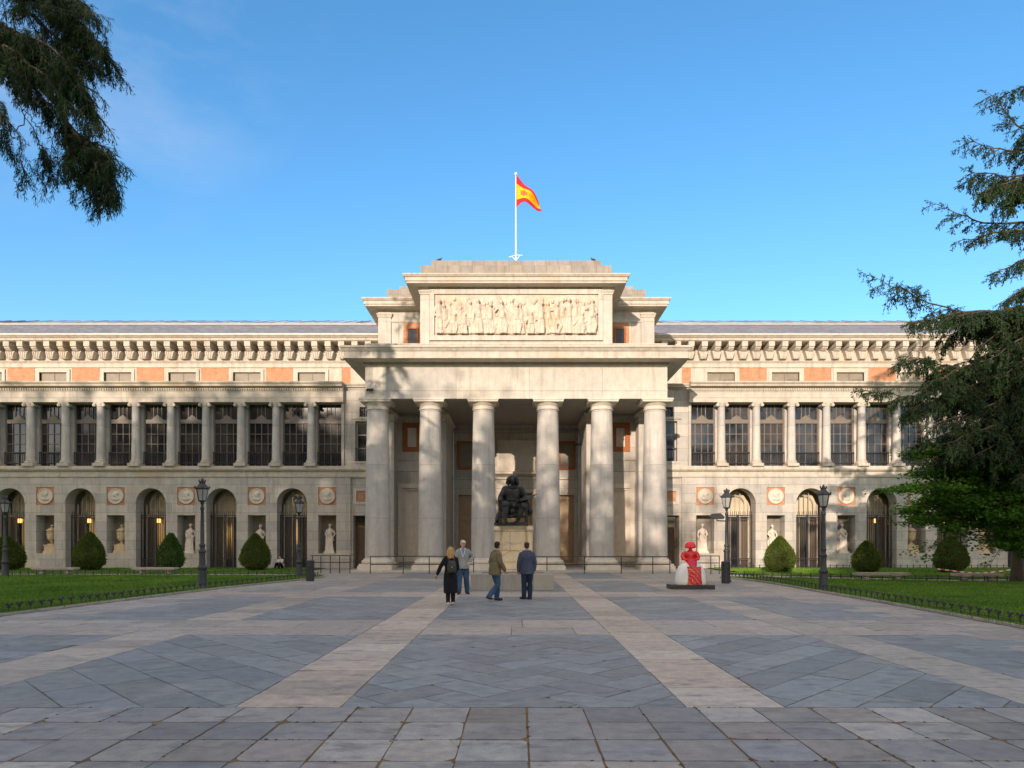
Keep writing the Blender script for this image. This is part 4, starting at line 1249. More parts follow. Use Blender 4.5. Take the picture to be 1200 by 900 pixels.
# woman in the long black coat -------------------------------------------
r=figure((PX(528,18.4),18.4,0),R(8),.885,'person with shoulder-length blond hair in a long black coat with a black backpack')
j=stand(); j['eL']=V(-.30,.0,1.17); j['wL']=V(-.40,.06,.93); j['eR']=V(.22,.04,1.14); j['wR']=V(.17,.22,1.0); j['kL']=V(-.075,.03,.5); j['aL']=V(-.08,-.06,.085); j['aR']=V(.075,.06,.085); j['kR']=V(.08,.05,.5); j['yaw']=R(-10)
body(j).build('body',M['skin'],r,smooth=True,angle=180)
jk=MB(); a=jacket(j,.62,.02,.006,.016,1.05,3); jk.add(a.v,a.f)
co=MB(); co.rings([(0,0,1.15,.165,.125),(0,0,.95,.20,.15),(0,0,.7,.215,.165),(0,0,.5,.215,.17),(0,0,.36,.205,.165)],20); co.add(a.v,a.f)
fuse(co,.012,2,.010,7,2).build('coat',M['black_wool'],r,smooth=True,angle=180)
trousers(j,.004,.004,1).build('trousers',M['black_cotton'],r,smooth=True,angle=180)
for s_ in shoes(j):
    so=s_.build('shoe',M['pink_shoe'],r,smooth=True,angle=60)
hr=MB(); Hh=j['H']
hr.ball(Hh+V(0,-.02,.04),.094,.112,.100); hr.tube([Hh+V(0,-.045,.04),Hh+V(0,-.075,-.07),Hh+V(0,-.075,-.17),Hh+V(0,-.085,-.25)],[(.09,.08),(.108,.08),(.118,.06),(.10,.03)],14)
for s in (-1,1): hr.tube([Hh+V(s*.075,0,.05),Hh+V(s*.095,.01,-.06),Hh+V(s*.10,-.02,-.20)],[.035,.04,.022],10)
hr=fuse(hr,.010,1,.014,16,4); hr.build('hair',M['hair_blond'],r,smooth=True,angle=180)
bp=MB(); bp.rings([(.03,-.20,.98,.11,.055),(.03,-.205,1.0,.135,.085),(.03,-.205,1.15,.14,.09),(.03,-.20,1.28,.125,.075),(.03,-.18,1.35,.08,.04)],18)
b_=fuse(bp,.012,2,.006,8,1).build('backpack',M['black_leather'],r,smooth=True,angle=180)
st=MB()
for s in (-1,1): st.tube([V(.03+s*.07,-.15,1.33),V(s*.115,-.06,1.50),V(s*.115,.10,1.45),V(s*.13,.135,1.25)],.018,8)
st.build('strap',M['black_leather'],b_,smooth=True)
pk=MB(); pk.ball((.03,-.305,1.16),.014,.006,.014,10,6); pk.build('buckle',M['sole'],b_)
pk=MB(); pk.rings([(.03,-.285,1.0,.10,.03),(.03,-.29,1.06,.105,.035),(.03,-.285,1.12,.10,.028)],14); pk.build('pocket',M['black_leather'],b_,smooth=True)

# man in cap and grey fleece, facing us -----------------------------------
r=figure((PX(542.5,22.2),22.2,0),PI+R(6),1.0,'person in beige cap, grey zip jacket and blue jeans with hand on hip')
j=stand(); j['eL']=V(-.33,-.10,1.22); j['wL']=V(-.205,.11,1.06); j['eR']=V(.26,-.02,1.15); j['wR']=V(.24,.14,.95)
j['kR']=V(.12,.06,.5); j['aR']=V(.13,.02,.085); j['kL']=V(-.11,-.02,.5); j['aL']=V(-.14,-.14,.085); j['fL']=V(-.35,1,0); j['fR']=V(.25,1,0); j['yaw']=R(12)
body(j).build('body',M['skin'],r,smooth=True,angle=180)
jacket(j,.84,.026,.011,.022,1.02,5).build('jacket',M['grey_fleece'],r,smooth=True,angle=180)
sh=MB(); sh.prismy([(-.055,1.47),(.055,1.47),(.005,1.22),(-.005,1.22)],.10,.158); fuse(sh,.01,1).build('shirt',M['blue_shirt'],r,smooth=True,angle=180)
cl=MB()
for s in (-1,1): cl.tube([V(s*.075,.06,1.50),V(s*.06,.125,1.44),V(s*.006,.162,1.22)],[.015,.012,.008],8)
cl.build('collar',M['sole'],r,smooth=True)
trousers(j,.018,.010,2,1,1.1).build('jeans',M['denim'],r,smooth=True,angle=180)
for s_ in shoes(j): s_.build('shoe',M['black_leather'],r,smooth=True,angle=60)
cp=MB(); Hh=j['H']; Rz=Matrix.Rotation(j['yaw'],3,'Z')
cp.ball(Hh+V(0,-.01,.075),.088,.105,.065,16,10,Rz); cp.obox(Hh+Rz@V(0,.125,.058),Rz@V(1,0,0),Rz@V(0,1,-.2),V(0,0,1),.065,.055,.008)
fuse(cp,.009,2).build('cap',M['cap'],r,smooth=True,angle=180)

# man in olive jacket walking right ---------------------------------------
r=figure((PX(580,19.6),19.6,0),R(-58),.985,'person with short dark hair walking in an olive jacket and blue jeans')
j=stand(); j['P']=V(0,.0,.93); j['C']=V(0,.03,1.25); j['N']=V(0,.05,1.45); j['H']=V(0,.09,1.61); j['yaw']=R(28)
j['kL']=V(-.08,.13,.50); j['aL']=V(-.07,.10,.09); j['kR']=V(.09,.05,.49); j['aR']=V(.10,-.26,.15); j['fR']=V(.02,1,-.38); j['fL']=V(0,1,0)
j['eR']=V(.25,.04,1.13); j['wR']=V(.22,.19,.91); j['eL']=V(-.25,.0,1.13); j['wL']=V(-.22,.12,.90)
for q in ('sL','sR'): j[q]=j[q]+V(0,.03,-.02)
body(j).build('body',M['skin'],r,smooth=True,angle=180)
jacket(j,.76,.034,.012,.028,1.03,7).build('jacket',M['olive'],r,smooth=True,angle=180)
trousers(j,.014,.010,4,1,1.05).build('jeans',M['denim'],r,smooth=True,angle=180)
for s_ in shoes(j): s_.build('shoe',M['black_leather'],r,smooth=True,angle=60)
def short_hair(Hh,yaw,mat,r,top=1.0):
    Rz=Matrix.Rotation(yaw,3,'Z'); hb=MB()
    hb.ball(Hh+Rz@V(0,-.025,.055),.084,.098,.078*top,16,10,Rz); hb.ball(Hh+Rz@V(0,-.055,-.005),.074,.058,.07,14,10,Rz); hb.ball(Hh+Rz@V(0,.035,.095),.06,.045,.03,12,8,Rz)
    fuse(hb,.009,1,.008,22,1).build('hair',mat,r,smooth=True,angle=180)
short_hair(j['H'],j['yaw'],M['hair_dark'],r)
kc=MB(); kc.tube([j['N']+V(-.07,0,.0),j['N']+V(-.05,-.07,.02),j['N']+V(.05,-.07,.02),j['N']+V(.07,0,0),j['N']+V(.05,.07,-.04)],.022,8); kc.build('collar',M['olive'],r,smooth=True)

# man in navy jacket, back to us -------------------------------------------
r=figure((PX(617.5,20.2),20.2,0),R(10),.965,'person in a navy jacket and dark jeans standing with back turned before the monument')
j=stand(); j['eL']=V(-.245,-.01,1.14); j['wL']=V(-.25,.06,.88); j['eR']=V(.245,-.03,1.14); j['wR']=V(.235,.06,.90); j['aL']=V(-.085,.03,.085); j['kL']=V(-.085,.03,.5); j['aR']=V(.085,-.04,.085); j['fL']=V(-.6,1,0); j['fR']=V(-.25,1,0); j['yaw']=R(-12)
body(j).build('body',M['skin'],r,smooth=True,angle=180)
jacket(j,.77,.030,.012,.024,1.06,9).build('jacket',M['navy'],r,smooth=True,angle=180)
trousers(j,.014,.010,6).build('jeans',M['denim_dark'],r,smooth=True,angle=180)
for s_ in shoes(j): s_.build('shoe',M['black_leather'],r,smooth=True,angle=60)
short_hair(j['H'],j['yaw'],M['hair_brown'],r,.95)

# person sitting at the foot of the arch ------------------------------------
def seated():
    j=stand(); z=.52
    j['P']=V(0,0,.95-z-.3); j['P']=V(0,-.05,.14); j['C']=V(0,.05,.46); j['N']=V(0,.10,.66); j['H']=V(0,.15,.80)
    j['sL']=V(-.18,.09,.60); j['sR']=V(.18,.09,.60); j['eL']=V(-.24,.27,.42); j['wL']=V(-.08,.42,.45); j['eR']=V(.24,.27,.42); j['wR']=V(.08,.44,.45)
    j['hL']=V(-.10,0,.12); j['hR']=V(.10,0,.12); j['kL']=V(-.15,.36,.42); j['kR']=V(.15,.36,.42); j['aL']=V(-.13,.50,.085); j['aR']=V(.13,.52,.085)
    return j
j=seated(); r=figure((PX(327,43.6),44.0,.035),PI-R(15),.92,'person in a white top sitting on the ground at the foot of an arch')
body(j).build('body',M['skin'],r,smooth=True,angle=180)
jacket(j,.06,.02,.01,.016,1.0,2).build('shirt',M['whiteshirt'],r,smooth=True,angle=180)
trousers(j,.014,.01,3).build('trousers',M['black_cotton'],r,smooth=True,angle=180)
for s_ in shoes(j): s_.build('shoe',M['black_leather'],r,smooth=True,angle=60)
short_hair(j['H'],0,M['hair_dark'],r,1.1)

# ---- monument: stepped platform, pedestal, bronze seated figure -------------
M['platform']=stone('platform_granite',(.36,.34,.30),(1.2,.6),stain=.4)
pl=MB(); pl.box(-1.6,1.32,24.0,26.9,-.02,.56); pl.box(-1.25,1.0,24.9,26.6,.56,.62)
o=pl.build('monument_platform',M['platform'],None); 
for v in o.data.vertices: v.co.y-=25.4
o.location=(0,25.4,0); tag(o,'low grey granite platform under the bronze figure','platform')
pd=empty('monument_pedestal',(-.1,25.7,.62)); tag(pd,'cream stone pedestal with carved panel and corner consoles under the bronze figure','pedestal')
b=MB(); b.box(-.74,.74,-.58,.58,0,.22); b.box(-.68,.68,-.52,.52,.22,.3); b.box(-.60,.60,-.44,.44,.3,1.62); b.box(-.70,.70,-.52,.52,1.62,1.69); b.build('block',M['pedestal'],pd)
for sx in (-1,1):
    c=MB(); c.tube([(sx*.60,-.50,.3),(sx*.60,-.49,1.2),(sx*.60,-.50,1.45),(sx*.60,-.54,1.55),(sx*.60,-.52,1.63)],[.10,.10,.11,.14,.12],12); c.box(sx*.47,sx*.73,-.62,-.42,1.57,1.66); c.build('console',M['pedestal'],pd,smooth=True)
c=MB(); c.box(-.42,.42,-.47,-.435,.36,1.5); 
c.tube([(-.42,-.48,.62),(-.3,-.48,.66),(-.2,-.48,.77),(0,-.48,.80),(.2,-.48,.77),(.3,-.48,.66),(.42,-.48,.62)],.028,8)
c.tube([(-.30,-.48,1.12),(-.15,-.48,1.06),(0,-.48,1.08),(.15,-.48,1.06),(.30,-.48,1.12)],.02,8)
for i in range(9): c.ball((-.32+.08*i,-.47,1.02+.02*math.cos(i)),.03,.02,.05,8,6)
c.build('carved_panel',M['pedestal'],pd,smooth=True,angle=40)
def bronze():
    t=NT('dark_bronze'); p=t.pos(); n=t.noise(p,5,5,.6); f=t.noise(p,26,4)
    c=t.ramp(n,[(.3,(.020,.021,.020)),(.62,(.042,.046,.045)),(.8,(.075,.09,.085))])
    t.bump(f,.3,.012); return t.set(c,t.math('ADD',.42,t.math('MULTIPLY',n,.2)),.55,.5)
M['bronze']=bronze()
br=empty('bronze_statue',(-.12,25.7,2.31)); tag(br,'dark bronze seated man with ruff collar holding a palette on a cream pedestal','statue')
s_=1.44
bs=MB(); bs.box(-.60,.56,-.58,.55,0,.06); bs.box(-.52,.5,-.54,.5,.06,.13); bs.box(-.70,-.2,-.50,.4,.02,.11); bs.build('base_slab',M['bronze'],br)
j=stand()
j['P']=V(0,.05,.52); j['C']=V(-.01,.06,.82); j['N']=V(-.01,.03,1.02); j['H']=V(-.01,-.02,1.20); j['yaw']=PI
j['sL']=V(-.20,.05,.97); j['sR']=V(.20,.05,.97); j['eL']=V(-.33,.04,.73); j['wL']=V(-.30,-.18,.62); j['eR']=V(.33,.05,.73); j['wR']=V(.22,-.20,.66)
j['hL']=V(-.10,.02,.50); j['hR']=V(.10,.02,.50); j['kL']=V(-.19,-.40,.54); j['kR']=V(.27,-.36,.50); j['aL']=V(-.20,-.43,.10); j['aR']=V(.10,-.28,.12); j['fL']=V(-.2,-1,0); j['fR']=V(-.45,-1,0)
mb=MB(); torso_rings(mb,j,.03)
mb.tube([j['N']-V(0,0,.06),j['N'],j['H']-V(0,0,.05)],[.07,.06,.056],12); head(mb,j['H'],PI,1.06)
for s,c in ((-1,'L'),(1,'R')):
    limb(mb,j['s'+c],j['e'+c],j['w'+c],(.095,.075,.07,.042)); hand(mb,j['w'+c],j['e'+c],s,.8)
    limb(mb,j['h'+c],j['k'+c],j['a'+c],(.125,.10,.075,.05)); f=j['f'+c].normalized(); a=j['a'+c]
    mid=j['h'+c].lerp(j['k'+c],.62); mb.ball(mid,.135,.15,.115); mb.tube([j['k'+c].lerp(a,.28),j['k'+c].lerp(a,.36)],[.085,.07],12)
    mb.tube([a-f*.05-V(0,0,.05),a+f*.05-V(0,0,.045),a+f*.14-V(0,0,.055),a+f*.2-V(0,0,.065)],[(.045,.05),(.05,.045),(.05,.033),(.03,.022)],10)
mb.rings([(0,.04,.44,.22,.19),(0,.04,.50,.235,.20),(0,.04,.60,.20,.165),(0,.04,.66,.18,.15)],18)
body_=fuse(mb,.014,2,.010,13,3)
for o_ in (body_,): o_.v=[(x*s_,y*s_,z*s_+.0) for x,y,z in o_.v]
body_.build('figure',M['bronze'],br,smooth=True,angle=180)
hb=MB(); Hh=j['H']
hb.ball(Hh+V(0,.03,.06),.10,.10,.085)
for s in (-1,1): hb.tube([Hh+V(s*.06,.0,.09),Hh+V(s*.11,.01,.01),Hh+V(s*.125,.03,-.08),Hh+V(s*.09,.05,-.13)],[.045,.062,.06,.03],12)
hb.tube([Hh+V(0,.08,.05),Hh+V(0,.10,-.1)],[.09,.09],12); hb.tube([Hh+V(-.03,-.10,-.045),Hh+V(-.055,-.098,-.035)],[.012,.004],6); hb.tube([Hh+V(.03,-.10,-.045),Hh+V(.055,-.098,-.035)],[.012,.004],6); hb.tube([Hh+V(0,-.085,-.08),Hh+V(0,-.08,-.12)],[.022,.008],8)
hb=fuse(hb,.012,1,.016,20,2); hb.v=[(x*s_,y*s_,z*s_) for x,y,z in hb.v]; hb.build('hair',M['bronze'],br,smooth=True,angle=180)
rf_=MB(); n_=j['N']
for i in range(22):
    a=2*PI*i/22; rf_.ball((n_.x+.105*math.cos(a),n_.y-.02+.10*math.sin(a),n_.z+.0-.02*math.sin(-a)),.03,.03,.026,8,6)
rf_.lathe([(.06,-.03),(.12,-.012),(.12,.014),(.06,.03)],(n_.x,n_.y-.02,n_.z),22)
rf_.v=[(x*s_,y*s_,z*s_) for x,y,z in rf_.v]; rf_.build('ruff_collar',M['bronze'],br,smooth=True)
dt=MB(); dt.lathe([(.232,.0),(.24,.03),(.232,.06)],(0,.04*s_,.66*s_),20,s_*.86,s_*.75)
for i in range(6): dt.ball((-.01*s_,(-.075-.01*(3-abs(i-2.5)))*s_,(.70+.05*i)*s_),.022,.02,.022,8,6)
for s in (-1,1): dt.ball((s*.235*s_,.05*s_,.985*s_),.085,.09,.05)
dt.build('doublet_trim',M['bronze'],br,smooth=True)
ch=MB()
for s in (-1,1):
    for yy in (-.30,.38): ch.box(s*.50-.05,s*.50+.05,yy-.05,yy+.05,.13,.92 if yy<0 else 1.2)
    ch.box(s*.50-.065,s*.50+.065,-.40,.43,.90,.99); ch.ball((s*.50,-.40,.945),.075,.075,.07); ch.box(s*.50-.035,s*.50+.035,-.25,.33,.42,.50)
ch.box(-.45,.45,.33,.43,.62,1.18); ch.box(.46,.54,-.25,.33,.50,.90); ch.box(-.45,.45,-.3,.38,.56,.64); ch.box(-.45,.45,-.33,-.27,.3,.38)
ch.build('armchair',M['bronze'],br)
ck=MB(); ck.tube([(.42,-.2,1.0),(.52,-.1,.8),(.60,0,.55),(.62,.1,.42)],[(.10,.08),(.13,.12),(.15,.13),(.12,.08)],12); ck.tube([(.30,.3,1.15),(.48,.25,.9),(.58,.2,.6)],[.10,.14,.14],12); ck.tube([(-.5,.1,.5),(-.56,0,.3),(-.6,-.1,.14)],[.07,.11,.10],12)
ck.ball((-.05,-.3,.52),.20,.2,.14); ck.tube([(-.3,-.25,.35),(-.1,-.38,.33),(.12,-.36,.4),(.25,-.2,.5)],[.05,.06,.06,.05],10)
fuse(ck,.02,2,.03,7,5).build('cloak',M['bronze'],br,smooth=True,angle=180)
pa=MB(); cpt=V(.42,-.38,1.0); ax=V(1,.1,.30).normalized(); ay=V(0,1,.35); ay=(ay-ax*ay.dot(ax)).normalized(); az=ax.cross(ay)
vs=[];n=24
for zz in (-.014,.014):
    for i in range(n):
        a=2*PI*i/n; vs.append(cpt+ax*.36*math.cos(a)+ay*.19*math.sin(a)*(1+.15*math.cos(a))+az*zz)
pa.add(vs,[tuple(range(n-1,-1,-1)),tuple(range(n,2*n))]+[(i,(i+1)%n,n+(i+1)%n,n+i) for i in range(n)])
pb=pa.build('palette',M['bronze'],br)
bb=MB()
for k in range(3): bb.tube([cpt+V(.02*k,-.02,.02),cpt+V(.40+.03*k,.0+.04*k,.12+.03*k)],[.010,.014],6)
bb.build('paintbrush',M['bronze'],pb)

# ---- red and white sculpture ---------------------------------------------------
M['redgloss']=plain('red_gloss',(.62,.008,.012),.14,.0,.2,3,.05,.6); M['whitegloss']=plain('white_gloss',(.72,.71,.68),.3,0,.04,3,.05)
M['blackpaint']=plain('black_paint',(.015,.015,.016),.4); M['pinkpaint']=plain('magenta_paint',(.58,.008,.045),.2)
def redpat():
    t=NT('red_pattern'); p=t.pos(); n=t.noise(p,7,3,.5); w=t.n('ShaderNodeTexWave',bands_direction='DIAGONAL'); t.l(p,w.inputs[0]); w.inputs['Scale'].default_value=3.2; w.inputs['Distortion'].default_value=7
    a=t.ramp(w.outputs[1],[(.30,(.60,.006,.008)),(.5,(.34,.004,.008)),(.88,(.62,.01,.01)),(.99,(.66,.24,.14))])
    t.bump(w.outputs[1],.5,.03); return t.set(a,.12)
M['redpat']=redpat()
mn=empty('gown_sculpture',(PX(809,24.9),24.9,0)); tag(mn,'glossy red lady figure in a white bell skirt on a black base','sculpture')
b=MB(); b.prismz([(-.78,-.42),(.78,-.42),(.78,.42),(-.78,.42)],0,.16); b.build('base',M['blackpaint'],mn)
sk=MB(); pr=[(.555,.16),(.575,.20),(.57,.32),(.545,.52),(.50,.68),(.43,.82),(.33,.92),(.24,.98),(.17,1.0)]
sk.lathe(pr,(0,0,0),40,1,.62); so=sk.build('skirt',M['whitegloss'],mn,smooth=True)
fp=MB()
prof=[(.17,.2),(.14,.235),(.235,.25),(.24,.5),(.24,.74),(.2,.80)]
sg=12; vs=[]
def skr(z):
    for (r0,z0),(r1,z1) in zip(pr,pr[1:]):
        if z0<=z<=z1: return r0+(r1-r0)*(z-z0)/(z1-z0)
    return .5
zs=[.17+.054*i for i in range(13)]
for z in zs:
    wl=-.17-.015*math.sin(z*9); wr=.335+.012*math.sin(z*7+1)
    for i in range(sg+1):
        x=wl+(wr-wl)*i/sg; rr=skr(z); yy=-.62*math.sqrt(max(rr*rr-x*x,0))
        vs.append((x,yy-.03-.02*math.sin(PI*i/sg),z))
nf=len(vs); fp.add(vs,[(k*(sg+1)+i,k*(sg+1)+i+1,(k+1)*(sg+1)+i+1,(k+1)*(sg+1)+i) for k in range(12) for i in range(sg)])
vs2=[(x,y+.09,z) for x,y,z in vs]; fp.add(vs2,[(k*(sg+1)+i,k*(sg+1)+i+1,(k+1)*(sg+1)+i+1,(k+1)*(sg+1)+i) for k in range(12) for i in range(sg)])
for k in range(12):
    for i in (0,sg):
        a,b2=k*(sg+1)+i,(k+1)*(sg+1)+i; fp.add([vs[a],vs[b2],vs2[b2],vs2[a]],[(0,1,2,3)])
for i in range(sg):
    a=12*(sg+1)+i; fp.add([vs[a],vs[a+1],vs2[a+1],vs2[a]],[(0,1,2,3)])
fo=fp.build('skirt_front',M['redpat'],mn,smooth=True,angle=50)
wb=MB(); wb.rings([(.02,0,.83,.235,.31),(.02,0,.93,.235,.26),(.02,0,1.02,.205,.20),(.01,0,1.10,.17,.16)],24); wb.build('waist',M['pinkpaint'],mn,smooth=True)
to=MB(); to.rings([(0,0,1.06,.16,.15),(0,0,1.14,.17,.15),(0,0,1.28,.2,.15),(0,0,1.36,.15,.12),(0,0,1.42,.06,.06),(0,0,1.50,.055,.055)],20)
for s in (-1,1):
    to.tube([(s*.15,0,1.34),(s*.24,0,1.27),(s*.285,-.01,1.18),(s*.27,-.04,1.10),(s*.17,-.09,1.06),(s*.13,-.10,1.07)],[.07,.085,.085,.07,.05,.04],14)
    to.ball((s*.26,-.01,1.19),.085,.09,.10)
fuse(to,.014,2).build('torso',M['redgloss'],mn,smooth=True,angle=180)
hd=MB(); hd.ball((0,-.01,1.53),.085,.09,.11); hd.lathe([(.03,1.47),(.16,1.48),(.205,1.50),(.205,1.55),(.185,1.62),(.13,1.69),(.06,1.72),(.005,1.73)],(0,0,0),24,1,.7); hd.tube([(0,-.09,1.53),(0,-.12,1.50),(0,-.09,1.49)],[.012,.018,.01],8)
fuse(hd,.012,2).build('head',M['redgloss'],mn,smooth=True,angle=180)

# ---- niche statues and urns ------------------------------------------------------
def robed(seed,h=1.95,arm=1):
    rr=random.Random(seed); mb=MB(); s=h/1.95
    sway=rr.uniform(-.05,.05)
    mb.rings([(0,0,.12,.27,.2),(sway*.3,0,.35,.235,.18),(sway*.7,0,.7,.215,.165),(sway,0,1.0,.225,.16),(sway,0,1.22,.175,.135),(sway*.7,0,1.42,.20,.14),(sway*.4,0,1.56,.17,.11),(sway*.2,0,1.62,.07,.07)],18)
    mb.tube([(sway*.3,0,1.58),(sway*.2,-.01,1.72)],[.06,.055],10); head(mb,V(sway*.2+.01,-.01,1.80),PI+rr.uniform(-.5,.5),1.08)
    mb.ball((sway*.2+.01,.025,1.84),.10,.11,.09)
    a=[(-.19,0,1.5),(-.29,-.02,1.27),(-.2,-.17,1.12)] if arm else [(-.19,0,1.5),(-.30,0,1.25),(-.28,-.05,.98)]
    mb.tube(a,[.075,.062,.045],10); mb.tube([(.19,0,1.5),(.31,.02,1.24),(.22,-.1,1.05)],[.075,.06,.045],10)
    hand(mb,V(*a[2]),V(*a[1]),-1); hand(mb,V(.22,-.1,1.05),V(.31,.02,1.24),1)
    for i in range(9):
        x=-.22+.055*i; mb.tube([(x*.8+sway,-.13,1.12+rr.uniform(-.1,.1)),(x+rr.uniform(-.03,.03),-.165,.6),(x*1.15,-.17,.13)],[.018,.03,.035],7)
    mb.tube([(-.2,-.1,1.45),(0,-.17,1.2),(.2,-.12,.95),(.25,-.02,.8)],[.05,.06,.065,.05],9)
    mb.box(-.30,.30,-.22,.2,0,.14); mb.tube([(-.27,.03,.1),(-.25,.05,.9)],[.07,.06],8)
    f=fuse(mb,.018,1,.014,11,seed); f.v=[(x*s,y*s,z*s) for x,y,z in f.v]; return f
for i,(s,k,lab) in enumerate(((-1,0,'pale marble draped statue, elbow out, in the left niche nearest the portico'),(-1,1,'pale marble statue in the niche half hidden by the egg-shaped bush'),
        (-1,2,'pale marble statue of a draped woman in the niche beside the narrow leafy bush'),(1,0,'sunlit pale statue in the niche behind the red figure'),(1,1,'sunlit draped statue in the niche above the pointed bush'),(1,2,'white draped statue in the niche right of the right lamp'))):
    r=empty('niche_statue',(s*NC[k]+(.05 if s<0 else -.05),WY+.50,1.0)); tag(r,lab,'statue','statues standing in the wall niches')
    robed(i*3+1,2.02 if k!=1 else 1.95,i%2==0).build('figure',M['cream'],r,smooth=True,angle=180)
    q=MB(); q.box(-.36,.36,-.3,.3,-.002,.12); q.build('plinth',M['cream'],r)
ub=MB(); ub.lathe([(.12,.62),(.16,.66),(.10,.72),(.09,.78),(.2,.86),(.28,.98),(.31,1.12),(.30,1.2),(.335,1.22),(.335,1.28),(.29,1.3),(.29,1.46),(.36,1.5),(.37,1.54),(.30,1.56)],(0,0,0),24)
for i in range(12):
    a=2*PI*i/12; ub.ball((.29*math.cos(a),.29*math.sin(a),1.37),.045,.045,.06,8,6)
ulid=MB(); ulid.lathe([(.30,1.56),(.27,1.62),(.16,1.68),(.07,1.72),(.06,1.76),(.1,1.8),(.09,1.86),(.03,1.92),(.005,1.95)],(0,0,0),20)
upl=MB(); upl.box(-.40,.40,-.36,.36,-.002,.16); upl.box(-.34,.34,-.32,.32,.16,.5); upl.box(-.37,.37,-.34,.34,.5,.58); upl.box(-.2,.2,-.2,.2,.58,.63)
M['urn']=stone('urn_marble',(.55,.43,.27),None,stain=.4)
um=[(n,x.mesh(n,True)) for n,x in (('bowl',ub),('lid',ulid),('plinth',upl))]
for n,m in um: m.materials.append(M['urn'])
for s,k,lab in ((-1,3,'carved marble urn with lid in the niche between the two arches left of the lamp'),(-1,4,'carved marble urn with lid in the leftmost niche'),(1,3,'carved marble urn in the right-wing niche beside the green branches'),(1,4,'carved marble urn in the niche seen through the green branches')):
    r=empty('stone_urn',(s*NC[k]+(.12 if s<0 else -.12),WY+.52,1.0)); tag(r,lab,'urn','urns standing in the wall niches')
    for n,m in um:
        o=bpy.data.objects.new(n,m); COL.objects.link(o); o.parent=r
# lit lanterns inside the arches
lm=MB(); lm.rings([(0,0,0,.10,.10),(0,0,.02,.15,.15),(0,0,.26,.17,.17),(0,0,.28,.10,.10)],8); lme=lm.mesh('bulb'); lme.materials.append(M['lit'])
lf=MB()
for k in range(6):
    a=2*PI*k/6; lf.tube([(.155*math.cos(a),.155*math.sin(a),0),(.178*math.cos(a),.178*math.sin(a),.28)],.012,5)
lf.lathe([(.2,.28),(.15,.36),(.03,.42),(.012,.44),(.012,2.0)],(0,0,0),10); lf.lathe([(.02,-.06),(.15,0)],(0,0,0),8); lfe=lf.mesh('lantern_frame'); lfe.materials.append(M['iron'])
for s,k,lab in ((-1,4,'small lit lantern inside the leftmost arch'),(-1,3,'small lit lantern inside the arch behind the pointed bush on the left'),(-1,2,'small lit lantern inside the arch above the bench and leafy bush'),
      (1,2,'small lit lantern inside the arch right of the right lamp'),(1,3,'small lit lantern inside the arch behind the green branches')):
    r=empty('hanging_lantern',(s*AC[k]+.06,46.25,3.05)); tag(r,lab,'lantern','lit lanterns hanging in the arches')
    for m in (lme,lfe):
        o=bpy.data.objects.new(m.name,m); COL.objects.link(o); o.parent=r

# ---- relief above the portico ------------------------------------------------------
def relief():
    rr=random.Random(21); mb=MB(); n=25
    x0,x1,z0,z1=-4.72,4.72,13.95,16.28
    mb.box(x0-.1,x1+.1,40.27,40.33,z0-.06,z1+.06)
    H=z1-z0
    for i in range(n):
        x=x0+.25+(x1-x0-.5)*i/(n-1)+rr.uniform(-.1,.1); hh=H*rr.uniform(.80,.98); k=rr.random()
        if i in (2,4,9,14,15,22,27): hh*=.66
        if i%5==3: hh*=.86
        y=40.20 if i%2 else 40.08; lean=rr.uniform(-.18,.18)
        def q(dx,z,dy=0): return (x+dx+lean*z,y+dy,z0+z*hh)
        mb.tube([q(-.08,.02),q(-.10,.25),q(-.04,.48)],[.10,.12,.15],8); mb.tube([q(.14,.02),q(.12+rr.uniform(-.1,.2),.25),q(.04,.48)],[.10,.12,.15],8)
        mb.tube([q(0,.44),q(0,.62),q(0,.78)],[.19,.175,.20],10); mb.ball(q(rr.uniform(-.05,.05),.90,-.03),.115,.12,.135,10,8); mb.tube([q(0,.76),q(0,.86)],.07,6); mb.ball((x+rr.uniform(.1,.25),40.24,z1-rr.uniform(.2,.55)),.10,.10,.12,10,8); mb.ball((x+.2,40.27,z0+H*.45),.2,.12,.75,10,8)
        for s in (-1,1):
            a=rr.uniform(-.25,.2); mb.tube([q(s*.15,.77),q(s*(.26+rr.random()*.1),.6+a*.6),q(s*(.22+rr.random()*.25),.52+a)],[.085,.07,.055],8)
        for _ in range(6):
            xx=rr.uniform(-.2,.2); mb.tube([q(xx,.55,-.06),q(xx+rr.uniform(-.1,.1),.3,-.06),q(xx+rr.uniform(-.15,.15),.03,-.03)],[.03,.035,.04],6)
        if rr.random()<.5: mb.tube([q(rr.uniform(-.4,.4),.05),q(rr.uniform(-.4,.4),rr.uniform(.5,.95))],.035,6)
    for _ in range(30):
        mb.ball((rr.uniform(x0,x1),40.25,z0+rr.uniform(.02,.5)),rr.uniform(.08,.25),.12,rr.uniform(.06,.18),8,6)
    f=fuse(mb,.026,0,.012,9,2)
    return f
rp=relief(); part('relief_carving',rp,M['relief'],None,True,180)
